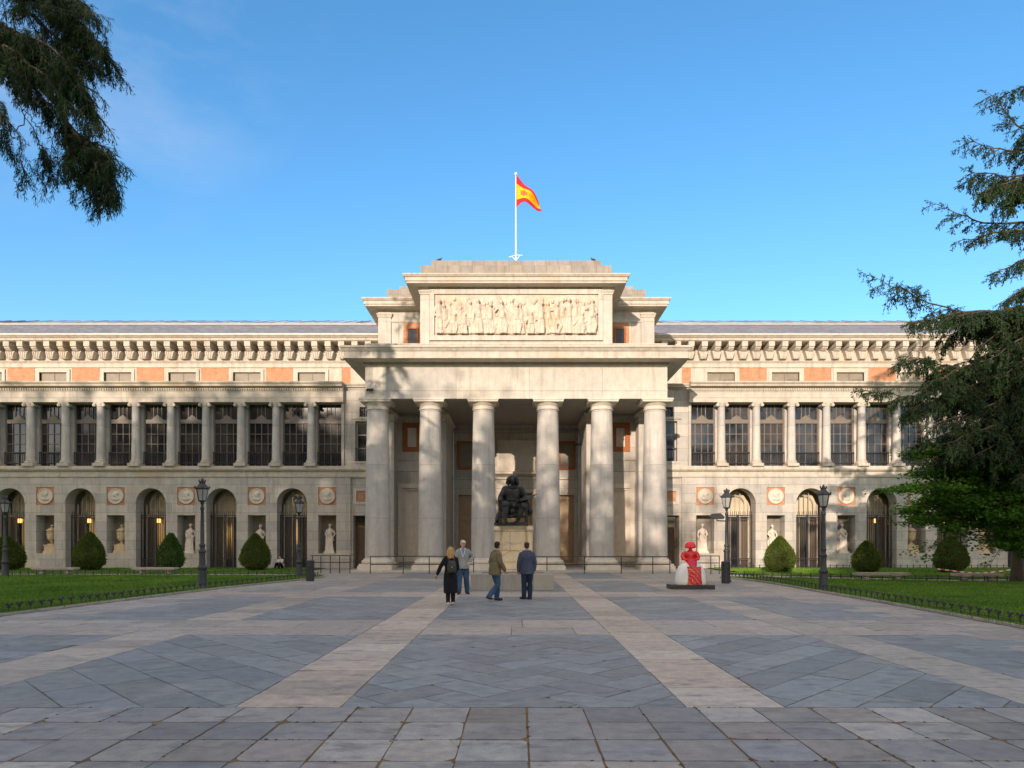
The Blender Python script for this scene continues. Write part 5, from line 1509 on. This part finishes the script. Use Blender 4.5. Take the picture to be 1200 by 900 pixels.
# ================================================================== TREES
M['bark']=stone('tree_bark',(.085,.065,.048),None,var=.3,stain=.4,bump=.8)
M['needle']=leaf_mat('cedar_needle',(.013,.034,.013),(.034,.066,.022),.7,.6,.10)
M['needle_left']=leaf_mat('cypress_needle',(.008,.028,.008),(.022,.055,.012),1.2,.6,.10)
M['leaf']=leaf_mat('broad_leaf',(.04,.115,.016),(.085,.20,.03),.8,.5,.4)
M['plane_leaf']=leaf_mat('plane_tree_leaf',(.03,.06,.015),(.06,.10,.03),.8,.6,.2)
def curve(pts,n):                              # smooth polyline through points
    pts=[Vector(p) for p in pts]; out=[]
    if len(pts)==2: return [pts[0].lerp(pts[1],i/n) for i in range(n+1)]
    P_=[pts[0]*2-pts[1]]+pts+[pts[-1]*2-pts[-2]]
    seg=len(pts)-1
    for i in range(n+1):
        u=i/n*seg; k=min(int(u),seg-1); t=u-k; a,b,c,d=P_[k:k+4]
        out.append(.5*((2*b)+(c-a)*t+(2*a-5*b+4*c-d)*t*t+(3*b-a-3*c+d)*t**3))
    return out
class Tree:
    def __init__(self,seed): self.r=random.Random(seed); self.w=MB(); self.V=[]; self.F=[]
    def needles(self,p,d,k,l,w,droop=.3,spread=.75):
        r=self.r
        for _ in range(k):
            q=(d+Vector((r.gauss(0,spread),r.gauss(0,spread),r.gauss(-droop,spread*.7)))).normalized()
            s=q.cross(Vector((r.gauss(0,1),r.gauss(0,1),r.gauss(0,1)))).normalized()*w*r.uniform(.7,1.3); L=l*r.uniform(.6,1.3)
            o=p+Vector((r.gauss(0,.02),r.gauss(0,.02),r.gauss(0,.02)))
            b=len(self.V); self.V+= [o-s*.4,o+q*L*.5+s,o+q*L,o+q*L*.5-s]; self.F.append((b,b+1,b+2,b+3))
    def leaves(self,p,k,size,sx,sz):
        r=self.r
        for _ in range(k):
            o=p+Vector((r.gauss(0,sx),r.gauss(0,sx),r.gauss(0,sz)))
            n=Vector((r.gauss(0,.55),r.gauss(0,.55),1)).normalized(); a=n.orthogonal().normalized(); a=Matrix.Rotation(r.uniform(0,6.28),3,n)@a; c=n.cross(a)
            L=size*r.uniform(.6,1.3); b=len(self.V); self.V+=[o-a*L*.5,o+c*L*.32,o+a*L*.5,o-c*L*.32]; self.F.append((b,b+1,b+2,b+3))
    def limb(self,pts,r0,sub=1.4,step=.28,k=4,nl=.12,nw=.014,droop=.35,start=.12,hang=.0,taper=.7,tuft=.075,bare=0.0,lift=0.0):
        r=self.r; P_=curve(pts,14); P_=[p+Vector((r.gauss(0,.03),r.gauss(0,.03),r.gauss(0,.03))) if 0<i<14 else p for i,p in enumerate(P_)]
        n=len(P_); self.w.tube(P_,[max(.008,r0*(1-i/(n-1)*.9)) for i in range(n)],6)
        L=sum((P_[i+1]-P_[i]).length for i in range(n-1)); m=max(3,int(L*(1-start)/step)); sd=1
        for i in range(m):
            t=start+(1-start)*(i+r.random()*.6)/m; t=min(t,.995); f=t*(n-1); a=int(f); p=P_[a].lerp(P_[a+1],f-a); d=(P_[a+1]-P_[a]).normalized()
            side=d.cross(Vector((0,0,1))); side=side.normalized() if side.length>.05 else Vector((1,0,0))
            sd=-sd; ang=r.uniform(.35,1.1)
            dd=(d*math.cos(ang)+side*sd*math.sin(ang)+Vector((0,0,r.gauss(-.12,.22)+lift))).normalized()
            l=(sub*(1-taper*t)+.15)*r.uniform(.55,1.2)
            self.twig(p,dd,l,max(.006,r0*.22),k,nl,nw,droop,hang,tuft,bare)
        self.twig(P_[-1],(P_[-1]-P_[-2]).normalized(),.35,.008,k,nl,nw,droop,0,tuft,bare)
    def twig(self,p,d,l,r0,k,nl,nw,droop,hang,tuft,bare,depth=0):
        r=self.r; n=max(2,int(l/.14)); pts=[p]; q=p.copy(); dd=d.copy()
        for i in range(n):
            dd=(dd+Vector((r.gauss(0,.12),r.gauss(0,.12),r.gauss(0,.10)-droop*.28))).normalized(); q=q+dd*(l/n); pts.append(q.copy())
        self.w.tube(pts,[r0*(1-.8*i/n) for i in range(n+1)],4,cap=False)
        m=max(2,int(l/tuft))
        for i in range(m):
            t=(i+1)/m
            if t<bare: continue
            f=t*n; a=min(int(f),n-1); o=pts[a].lerp(pts[a+1],f-a); self.needles(o,(pts[a+1]-pts[a]).normalized(),k,nl,nw,droop)
            if hang and r.random()<.45: 
                h=hang*r.uniform(.3,1.1); hd=Vector((r.gauss(0,.2),r.gauss(0,.2),-1)).normalized(); mm=max(2,int(h/tuft))
                self.w.tube([o,o+hd*h],[.005,.002],3,cap=False)
                for z in range(mm): self.needles(o+hd*h*(z+1)/mm,hd,max(2,k-1),nl*.8,nw,.5,.5)
        if depth==0 and l>.55:
            for i in range(int(l/.22)):
                t=r.uniform(.2,.9); f=t*n; a=min(int(f),n-1); o=pts[a].lerp(pts[a+1],f-a); e=(pts[a+1]-pts[a]).normalized()
                sd=e.cross(Vector((0,0,1)))
                if sd.length<.05: continue
                sd.normalize(); sd*=r.choice((-1,1)); self.twig(o,(e*.6+sd*.8+Vector((0,0,-droop*.3))).normalized(),l*r.uniform(.25,.5),r0*.5,k,nl,nw,droop,hang*.7,tuft,bare,1)
    def finish(self,name,loc,label,mat,trunk_pts,trunk_r,cat='tree',group=None):
        root=empty(name,loc); tag(root,label,cat,group); L=Vector(loc)
        tk=MB(); P_=curve(trunk_pts,16); nn=len(P_); tk.tube([p-L for p in P_],[trunk_r*(1.35 if i==0 else 1.12 if i==1 else 1-.88*(i/(nn-1))**1.1) for i in range(nn)],14); to=tk.build('trunk',M['bark'],root,smooth=True,angle=180)
        self.w.v=[tuple(Vector(v)-L) for v in self.w.v]; self.w.build('limb',M['bark'],root,smooth=True,angle=180)
        lm=MB(); lm.v=[tuple(v-L) for v in self.V]; lm.f=self.F; lm.mi=[0]*len(self.F); lm.build('crown',mat,root)
        return root
def at(px,py,D): return (PX(px,D),D,PZ(py,D))

# ---- cedar on the right; trunk just outside the frame
t=Tree(11); D0=27.0; TX=PX(1262,D0)
def cl(px0,py0,tip,D1,mid=None,**kw):
    a=Vector((TX,D0,PZ(py0,D0))); b=Vector(at(tip[0],tip[1],D1)); pts=[a]
    if mid: pts.append(Vector(at(mid[0],mid[1],(D0+D1)/2)))
    else: m=a.lerp(b,.5)+Vector((0,0,.35)); pts.append(m)
    pts.append(b); t.limb(pts,**kw)
C1=dict(r0=.07,sub=1.3,step=.22,k=4,nl=.13,nw=.017,droop=.35,hang=.28)
C2=dict(r0=.09,sub=1.5,step=.18,k=5,nl=.14,nw=.019,droop=.45,hang=.45)
cl(0,120,(1128,165),26.4,(1200,175),**C1); cl(0,90,(1160,110),26,(1205,150),**C1); cl(0,60,(1182,108),26.5,(1215,95),**dict(C2,sub=.9)); cl(0,150,(1133,200),27,(1205,205),**C2); cl(0,140,(1150,225),25.5,(1210,200),**C2); cl(0,160,(1175,235),26,(1220,205),**C2)
cl(0,250,(1095,238),26.5,(1165,262),**dict(C1,sub=1.0,hang=.2)); cl(0,270,(1124,282),26,(1180,272),**dict(C1,sub=.9)); cl(0,270,(1160,325),27,(1205,300),**C1); cl(0,300,(1172,355),26,(1215,330),**C1)
cl(0,395,(1016,322),26.2,(1125,366),**dict(C1,sub=1.15,hang=.4,step=.2)); cl(0,380,(1068,378),25.6,(1150,365),**dict(C2,sub=1.1)); cl(0,390,(1100,395),27,(1180,378),**C2); cl(0,360,(1110,372),25,(1190,362),**C2)
cl(0,425,(1062,418),26,(1140,432),**C2); cl(0,420,(1082,455),25.3,(1150,425),**C2); cl(0,400,(1120,430),26.5,(1190,405),**C2)
cl(0,470,(1008,456),26.4,(1100,468),**dict(C1,sub=1.2,hang=.35)); cl(0,455,(1068,478),25.4,(1150,452),**C2); cl(0,450,(1105,482),27,(1180,445),**C2)
for (x_,y_,d_) in ((1090,500,25.3),(1068,522,26.3),(1085,540,26),(1105,520,25),(1125,505,25.6),(1140,535,25.2),(1150,470,26.6),(1165,520,27),(1170,545,25.4),(1175,440,25.6),(1180,480,26.4),(1195,520,25.4),(1190,600,26.6),(1145,405,25.4),(1180,390,26.3),(1160,420,25),(1200,440,25.4),(1195,560,25),(1135,455,25.8),(1205,620,26)):
    cl(0,y_-35+random.uniform(-8,8),(x_,y_),d_,None,**dict(C2,k=4,step=.23))
for i in range(26):                              # limbs round the far side
    a=random.uniform(-1.9,1.4); z=random.uniform(4,20); l=max(1.5,(22-z)*.36)
    t.limb([(TX,D0,z),(TX+math.cos(a)*l*.5,D0+math.sin(a)*l*.5,z+.2),(TX+math.cos(a)*l,D0+math.sin(a)*l,z-.3)],.07,1.4,.4,4,.16,.024,.4)
t.finish('cedar_tree',(TX,D0,0),'tall dark cedar with tiered drooping branches at the right edge',M['needle'],[(TX,D0,-.1),(TX+.1,D0,8),(TX,D0,16),(TX+.05,D0,22)],.48)

# ---- conifer at the top left; trunk outside the frame
t=Tree(23); D0=15.0; TX=-15.2
L1=dict(r0=.05,sub=.75,step=.085,k=5,nl=.115,nw=.0065,droop=.6,hang=.26,tuft=.045,taper=.45)
def ll(pts,**kw): t.limb([Vector(at(p[0]*.92-6,p[1]*.95-13,p[2])) for p in pts],**dict(L1,**kw))
TP=lambda z:(-163,637-(z-1.65)*K/15,15)
ll([TP(15.5),(-30,-40,14),(70,5,13.6),(137,72,13.4)],r0=.07,start=.35); ll([(-30,-40,14.3),(60,-25,14),(120,28,13.7)],start=.2); ll([(30,-20,13.9),(85,40,13.6),(133,68,13.4)],start=.1)
ll([(10,-10,14),(60,45,13.7),(105,85,13.5),(118,92,13.4)],sub=.6); ll([(60,0,13.8),(95,15,13.5),(122,30,13.3)],sub=.5)
ll([TP(13.5),(-20,45,14),(40,62,13.6),(95,100,13.4),(128,152,13.2)],r0=.09,start=.3); ll([(-30,50,14),(30,58,13.4),(75,75,13),(108,120,12.9)],start=.1); ll([(-20,60,13.4),(20,75,13),(55,100,12.8),(95,140,12.7)],sub=.6,start=.05)
ll([TP(13.2),(-40,60,14.4),(30,95,13.9),(75,142,13.5),(105,188,13.2),(128,205,13.1),(148,250,13)],r0=.12,start=.55,sub=.62,step=.06); ll([(100,182,13.3),(125,190,13.1),(148,212,13)],sub=.5,step=.06,start=.05); ll([(105,188,13.2),(118,215,13.0),(132,255,12.9)],sub=.45,step=.06,start=.05); ll([(95,175,13.4),(98,205,13.2),(104,232,13.1)],sub=.4,step=.07,start=.1); ll([(110,188,13.0),(130,215,12.8),(128,262,12.8)],sub=.4,step=.07,start=.05)
ll([(-20,90,13.8),(40,115,13.5),(65,140,13.4),(85,168,13.3)],sub=.5,start=.05); ll([(-40,40,13.5),(0,60,13.2),(18,100,13)],sub=.6)
ll([(24,105,13.9),(28,130,13.8),(38,155,13.7),(56,192,13.6)],r0=.025,sub=.28,step=.3,start=.7,bare=.5,hang=.5); ll([(56,192,13.6),(68,205,13.5),(75,232,13.5)],r0=.012,sub=.3,step=.07,hang=.3); ll([(38,155,13.7),(30,178,13.6),(34,205,13.6),(38,235,13.6)],r0=.012,sub=.3,step=.09,hang=.25,start=.5); ll([(38,150,13.7),(50,165,13.7),(62,178,13.6)],r0=.01,sub=.2,step=.4,bare=.8)
ll([TP(10.5),(-60,95,14.3),(-10,120,14),(12,150,13.9),(20,200,13.8)],r0=.05,sub=.35,start=.6,hang=.3,step=.2); ll([(-30,110,14),(0,145,13.9),(12,175,13.8),(16,190,13.8)],sub=.3,hang=.3,step=.2)
for i in range(40):
    a=random.uniform(0,6.28); z=random.uniform(9,24); l=max(1.2,(25-z)*.28)
    if math.cos(a)>-.2 and z<14: continue
    if math.cos(a)>.3: l*=.5
    t.limb([(TX,D0,z),(TX+math.cos(a)*l*.5,D0+math.sin(a)*l*.5,z+.1),(TX+math.cos(a)*l,D0+math.sin(a)*l,z-.6)],.06,1.2,.4,4,.16,.024,.5)
t.finish('conifer_tree',(TX,D0,0),'dark conifer with hanging sprays reaching in at the top left corner',M['needle_left'],[(TX,D0,-.1),(TX+.1,D0,8),(TX,D0,16),(TX,D0,25)],.45)

# ---- green broadleaf tree on the right
t=Tree(31); bx,by=PX(1193,29.6),29.6
def leafy(tip,D1,z0,n=8,r0=.06,sx=.36,k=40,size=.15):
    b=Vector(at(tip[0],tip[1],D1)); a=Vector((bx,by,z0)); m=a.lerp(b,.5)+Vector((0,0,.45)); P_=curve([a,m,b],10); t.w.tube(P_,[r0*(1-.85*i/10) for i in range(11)],6)
    r=t.r
    for i in range(3,11):
        for _ in range(n):
            off=Vector((r.gauss(0,.38),r.gauss(0,.45),r.gauss(0,.12))); q=P_[i]+off*(1.0 if i<9 else .6); t.w.tube([P_[i],P_[i].lerp(q,.5)+Vector((0,0,.05)),q],[.012,.009,.004],4,cap=False); t.leaves(q,k,size,sx*.62,.07)
for tip,D1,z0 in (((1053,574),26.5,3.2),((1062,600),26.8,3.0),((1078,556),27.2,3.4),((1100,545),27.6,3.6),((1090,585),26.2,3.0),((1075,612),26.4,2.8),((1110,572),25.9,3.2),((1128,555),27,3.5),((1120,600),26.6,2.9),((1135,590),25.8,3.1),((1150,570),27,3.3),((1160,600),26.4,2.9),((1150,618),26.8,2.7),((1180,585),26,3.1),((1185,610),27,2.7),((1200,560),26.5,3.4),((1205,600),26,3),((1140,535),27.5,3.9),((1170,550),26.2,3.6),((1215,625),26.6,2.5),((1110,620),26.6,2.7),((1078,532),26.4,4.2),((1102,520),27,4.4),((1130,512),26.2,4.6),((1160,520),26.8,4.5),((1190,520),26,4.6),((1185,640),26,2.2),((1200,625),25.6,2.6),((1170,605),25.4,2.7)):
    leafy(tip,D1,z0+.2)
leafy((1084,646),26.6,2.0,2,.03,.3,16); leafy((1090,655),27.2,1.8,2,.03,.26,14); leafy((1160,662),27,1.5,1,.03,.2,10); leafy((1148,650),26.8,1.7,1,.03,.14,6); leafy((1178,640),27,1.9,3,.04); leafy((1205,650),27,1.6,5,.04)
for i in range(14):
    a=random.uniform(-1.5,1.5); l=random.uniform(1.5,3.5); b=Vector((bx+math.cos(a)*l,by+math.sin(a)*l,random.uniform(2.5,6)))
    P_=curve([(bx,by,2.8),Vector((bx,by,3.4)).lerp(b,.5)+Vector((0,0,.4)),b],8); t.w.tube(P_,[.06*(1-.85*i/8) for i in range(9)],6)
    for q in P_[3:]: t.leaves(q,70,.15,.4,.15)
t.finish('broadleaf_tree',(bx,by,0),'bright green spreading leafy tree under the cedar at the right edge',M['leaf'],[(bx,by,-.1),(bx-.05,by,1.5),(bx+.1,by,3.2),(bx,by,5.5)],.27)

# ---- avenue trees behind the viewer: they throw the evening shade over the plaza
def plane_mesh(seed,nl,size):
    rr=random.Random(seed); V_=[];F_=[]; cl_=[]
    for _ in range(46):
        a=rr.uniform(0,6.28); z=rr.uniform(.30,.95); r=.30*math.sin(PI*min(1,(z-.16)/.86))**.6*math.sqrt(rr.random()); cl_.append((Vector((r*math.cos(a),r*math.sin(a),z)),rr.uniform(.05,.095)))
    for _ in range(nl):
        c,s=rr.choice(cl_); o=c+Vector((rr.gauss(0,s),rr.gauss(0,s),rr.gauss(0,s*.7)))
        n=Vector((rr.gauss(0,1),rr.gauss(0,1),rr.gauss(0,1))).normalized(); a=n.orthogonal().normalized(); c2=n.cross(a); L=size*rr.uniform(.6,1.4); b=len(V_); V_+=[o-a*L,o+c2*L*.7,o+a*L,o-c2*L*.7]; F_.append((b,b+1,b+2,b+3))
    lm=MB(); lm.v=V_; lm.f=F_; lm.mi=[0]*len(F_)
    w=MB()
    for c,s in cl_[:16]: w.tube([(0,0,.22+.2*rr.random()),(c.x*.5,c.y*.5,c.z-.08),tuple(c)],[.010,.006,.002],5)
    tk=MB(); tk.tube([(0,0,-.005),(.003,0,.15),(0,.004,.4),(0,0,.7)],[.022,.017,.012,.004],10)
    out=[]
    for nm,mb_,mt in (('trunk',tk,M['bark']),('limb',w,M['bark']),('crown',lm,M['plane_leaf'])):
        me=mb_.mesh(nm,nm!='crown',180); me.materials.append(mt); out.append((nm,me))
    return out
dense=[plane_mesh(1,5200,.017),plane_mesh(2,5200,.017)]; sparse=[plane_mesh(3,1500,.014),plane_mesh(4,1500,.014)]
CAST=[(-78,30,'d'),(-70,30.5,'d'),(-63,30.5,'d'),(-56.5,30.5,'d'),(-50,30.5,'d'),(-44.5,30.5,'d'),(-39.5,31.5,'d'),(-34.5,32,'s'),(-31.5,25.5,'d'),(-27,28,'s'),(-26,23.5,'d'),(-21.5,27,'s'),(-20,21.5,'d'),(-17,25,'s'),
      (-37,19,'d'),(-31,19,'d'),(-25,18.6,'d'),(-19,18.4,'d'),(-13.5,18.2,'d'),(-8,18.2,'d'),(-3,19,'d'),(-1,24,'s'),(3,24.5,'d'),(9,25,'d'),(16,25,'d'),(24,25,'d')]
for i,(x,h,k) in enumerate(CAST):
    y=-40+random.uniform(-1.5,1.5)-(4 if h<20 else 0)
    r=empty('plane_tree',(x-((4*.3057) if h<20 else 0),y,0),random.uniform(0,6)); wd=.8 if h>20 else 1.2
    r.scale=(h*wd,h*wd,h); tag(r,'tall plane tree along the avenue behind the viewer','tree','avenue plane trees behind the viewer')
    for nm,me in (dense if k=='d' else sparse)[i%2]:
        o=bpy.data.objects.new(nm,me); COL.objects.link(o); o.parent=r

# ================================================================== FLAG, BIRDS, TAPE
fx,fy=PX(604.5,45),45.0
M['flag_red']=cloth('flag_red',(.55,.02,.035),.7,.05); M['flag_yellow']=cloth('flag_yellow',(.85,.40,.01),.7,.05); M['crest']=cloth('flag_crest',(.50,.13,.05),.7,.2); M['polewhite']=plain('pole_white',(.72,.72,.72),.4)
zt=PZ(203,45)
p=MB(); p.lathe([(.06,18.9),(.055,20.2),(.033,zt-.1)],(fx,fy,0),12)
for (a,b,z) in ((-.45,.45,20.65),): p.tube([(fx+a,fy,z-.12),(fx,fy,z+.02),(fx+b,fy,z)],.025,6)
p.tube([(fx,fy,20.3),(fx+.25,fy,20.62)],.02,6); p.tube([(fx,fy,20.3),(fx-.25,fy,20.58)],.02,6)
po=empty('flagpole',(fx,fy,18)); tag(po,'white flagpole on the roof over the portico','flagpole')
for v in range(len(p.v)): x,y,z=p.v[v]; p.v[v]=(x-fx,y-fy,z-18)
p.build('pole',M['polewhite'],po,smooth=True)
b=MB(); b.ball((0,0,zt-18-.05),.10,.10,.10); b.build('finial',M['polewhite'],po,smooth=True)
fb=MB(); NU,NV=28,20
def fp_(u,v):
    top=205+34*u**1.35+2*math.sin(u*5); bot=243-6*math.sin(PI*min(1,u*1.15))*.9+(1.5*u if u<.8 else 1.5*u+3*(u-.8)*5*.6)
    py=top+(bot-top)*v; px=604.8+30*u*(1-.10*(1-v)*u)-3*math.sin(PI*u)*v
    yy=45+.28*math.sin(u*7+v*2.2)*(.2+u)+.12*math.sin(v*9+u*4)*u
    return Vector((PX(px,45)-fx,yy-45,PZ(py,45)-18))
for side in (0,1):
    base=len(fb.v); fb.v+=[tuple(fp_(i/NU,jj/NV)+Vector((0,.006*side,0))) for jj in range(NV+1) for i in range(NU+1)]
    for jj in range(NV):
        for i in range(NU):
            a=base+jj*(NU+1)+i; fb.f.append((a,a+1,a+NU+2,a+NU+1)); v=(jj+.5)/NV; u=(i+.5)/NU
            m=0 if v<.25 or v>.75 else 1
            if ((u-.36)/.10)**2+((v-.5)/.13)**2<1: m=2
            if .23<u<.27 and .40<v<.62 or .45<u<.49 and .40<v<.62: m=2
            fb.mi.append(m)
fl_=fb.build('flag',[M['flag_red'],M['flag_yellow'],M['crest']],None,loc=(fx,fy,18),smooth=True,angle=180)
tag(fl_,'red and yellow striped flag with a crest flying from the roof pole','flag')
M['feather']=plain('pigeon_feather',(.05,.05,.055),.7)
def bird(loc,rz,label):
    mb=MB(); mb.ball((0,0,.17),.10,.17,.10); mb.tube([(0,-.12,.2),(0,-.16,.28)],[.06,.045],8); mb.ball((0,-.17,.31),.05,.055,.05); mb.tube([(0,-.2,.31),(0,-.27,.30)],[.018,.004],6); mb.tube([(0,.12,.17),(0,.34,.13)],[(.07,.03),(.06,.01)],8)
    for s in (-1,1): mb.tube([(s*.04,0,.12),(s*.04,.0,0)],.012,5); mb.ball((s*.09,.03,.18),.03,.15,.07)
    f=fuse(mb,.012,1); f.v=[(x*.65,y*.65,z*.65) for x,y,z in f.v]; o=f.build('bird',M['feather'],None,loc=loc,rz=rz,smooth=True,angle=180); tag(o,label,'bird')
bird((PX(515,41.7),41.85,18.95),R(80),'dark bird perched on the left end of the portico roof'); bird((PX(695,41.7),41.85,18.95),R(-70),'dark bird perched on the right end of the portico roof')
def tape_mat():
    t=NT('striped_tape'); s=t.n('ShaderNodeSeparateXYZ'); t.l(t.pos(),s.inputs[0]); w=t.math('FRACT',t.math('MULTIPLY',s.outputs[0],2.6)); c=t.ramp(w,[(.49,(.6,.05,.05)),(.51,(.75,.68,.66))]); c.node.color_ramp.interpolation='CONSTANT'; return t.set(c,.5)
M['tape']=tape_mat()
tb=MB(); n=30; x0,x1=PX(1098,34),PX(1290,34)
for i in range(n):
    ta,tb_=i/n,(i+1)/n; f=lambda s:(x0+(x1-x0)*s, .38-.22*math.sin(PI*min(1,s*1.6+.1))**2*(1 if s<.6 else .6))
    (xa,za),(xb,zb)=f(ta),f(tb_); tb.add([(xa,34,za),(xb,34,zb),(xb,34,zb+.055),(xa,34,za+.055),(xa,34.004,za),(xb,34.004,zb),(xb,34.004,zb+.055),(xa,34.004,za+.055)],[(0,1,2,3),(7,6,5,4),(3,2,6,7),(0,4,5,1)])
o=tb.build('barrier_tape',M['tape'],None,loc=(0,0,0)); tag(o,'red and white striped barrier tape strung low behind the right bench','tape')

# ================================================================== LIGHT, SKY, CAMERA
AZ,EL=R(17),R(12.5)
ld=Vector((math.sin(AZ)*math.cos(EL),math.cos(AZ)*math.cos(EL),-math.sin(EL)))
sun=bpy.data.lights.new('sun','SUN'); sun.energy=2.35; sun.angle=R(.5); sun.color=(1,.89,.77)
so=bpy.data.objects.new('sun',sun); COL.objects.link(so); so.rotation_euler=ld.to_track_quat('-Z','Y').to_euler(); so.location=(-30,-60,40)
w=bpy.data.worlds.new('World'); SC.world=w; w.use_nodes=True; nt=w.node_tree; nt.nodes.clear()
sky=nt.nodes.new('ShaderNodeTexSky'); sky.sky_type='NISHITA'; sky.sun_disc=False; sky.sun_elevation=EL; sky.sun_rotation=PI+AZ
sky.altitude=600; sky.air_density=1.0; sky.dust_density=.9; sky.ozone_density=3.0
bg=nt.nodes.new('ShaderNodeBackground'); bg.inputs[1].default_value=.15; ow=nt.nodes.new('ShaderNodeOutputWorld')
hs=nt.nodes.new('ShaderNodeHueSaturation'); hs.inputs['Hue'].default_value=.494; hs.inputs['Saturation'].default_value=1.2; nt.links.new(sky.outputs[0],hs.inputs['Color']); 
tc=nt.nodes.new('ShaderNodeTexCoord'); mpg=nt.nodes.new('ShaderNodeMapping'); mpg.inputs['Scale'].default_value=(1.2,1.2,3.0); mpg.inputs['Rotation'].default_value=(0,R(-35),0); nt.links.new(tc.outputs['Generated'],mpg.inputs['Vector'])
cn_=nt.nodes.new('ShaderNodeTexNoise'); cn_.inputs['Scale'].default_value=2.6; cn_.inputs['Detail'].default_value=7; cn_.inputs['Roughness'].default_value=.6; nt.links.new(mpg.outputs[0],cn_.inputs['Vector'])
dt_=nt.nodes.new('ShaderNodeVectorMath'); dt_.operation='DOT_PRODUCT'; nt.links.new(tc.outputs['Generated'],dt_.inputs[0]); dt_.inputs[1].default_value=Vector((-.52,.72,.66)).normalized()
cr1=nt.nodes.new('ShaderNodeMapRange'); cr1.inputs[1].default_value=.955; cr1.inputs[2].default_value=.995; nt.links.new(dt_.outputs['Value'],cr1.inputs[0])
cr2=nt.nodes.new('ShaderNodeMapRange'); cr2.inputs[1].default_value=.42; cr2.inputs[2].default_value=.72; nt.links.new(cn_.outputs[0],cr2.inputs[0])
cm_=nt.nodes.new('ShaderNodeMath'); cm_.operation='MULTIPLY'; nt.links.new(cr1.outputs[0],cm_.inputs[0]); nt.links.new(cr2.outputs[0],cm_.inputs[1])
cx_=nt.nodes.new('ShaderNodeMath'); cx_.operation='MULTIPLY'; nt.links.new(cm_.outputs[0],cx_.inputs[0]); cx_.inputs[1].default_value=.30
mx_=nt.nodes.new('ShaderNodeMix'); mx_.data_type='RGBA'; nt.links.new(cx_.outputs[0],mx_.inputs[0]); nt.links.new(hs.outputs[0],mx_.inputs[6]); mx_.inputs[7].default_value=(2.6,2.9,3.3,1)
# unseen cloud added overhead and behind the viewer: it softens and whitens the shade
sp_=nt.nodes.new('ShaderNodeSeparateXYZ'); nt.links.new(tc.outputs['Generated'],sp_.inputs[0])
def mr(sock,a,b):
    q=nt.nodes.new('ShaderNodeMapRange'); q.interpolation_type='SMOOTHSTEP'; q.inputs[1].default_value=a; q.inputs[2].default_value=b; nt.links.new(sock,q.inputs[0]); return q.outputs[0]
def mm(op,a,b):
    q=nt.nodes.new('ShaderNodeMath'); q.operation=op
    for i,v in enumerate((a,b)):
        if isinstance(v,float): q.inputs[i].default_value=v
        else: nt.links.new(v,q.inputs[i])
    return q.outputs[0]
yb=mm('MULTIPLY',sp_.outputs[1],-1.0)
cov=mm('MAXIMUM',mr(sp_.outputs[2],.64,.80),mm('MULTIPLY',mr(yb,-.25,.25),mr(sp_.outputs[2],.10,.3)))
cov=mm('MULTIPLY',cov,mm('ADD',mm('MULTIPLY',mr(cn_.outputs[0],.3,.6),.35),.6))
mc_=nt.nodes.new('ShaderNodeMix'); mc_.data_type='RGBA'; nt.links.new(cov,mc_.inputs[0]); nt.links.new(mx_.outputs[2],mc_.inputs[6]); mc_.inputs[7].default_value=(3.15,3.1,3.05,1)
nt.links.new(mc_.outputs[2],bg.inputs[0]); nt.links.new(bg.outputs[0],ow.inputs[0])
cd=bpy.data.cameras.new('camera'); cam=bpy.data.objects.new('camera',cd); COL.objects.link(cam); cam.location=(0,0,1.65); cam.rotation_euler=(R(90),0,0)
cd.sensor_width=36; cd.lens=36*K/1200; cd.shift_x=-5/1200; cd.shift_y=187/1200; cd.clip_end=3000; SC.camera=cam
SC.view_settings.view_transform='Standard'; SC.view_settings.look='None'; SC.view_settings.gamma=1; SC.view_settings.exposure=1.17
SC.view_settings.use_white_balance=True; SC.view_settings.white_balance_temperature=7150; SC.view_settings.white_balance_tint=17
SC.render.resolution_x=1024; SC.render.resolution_y=768
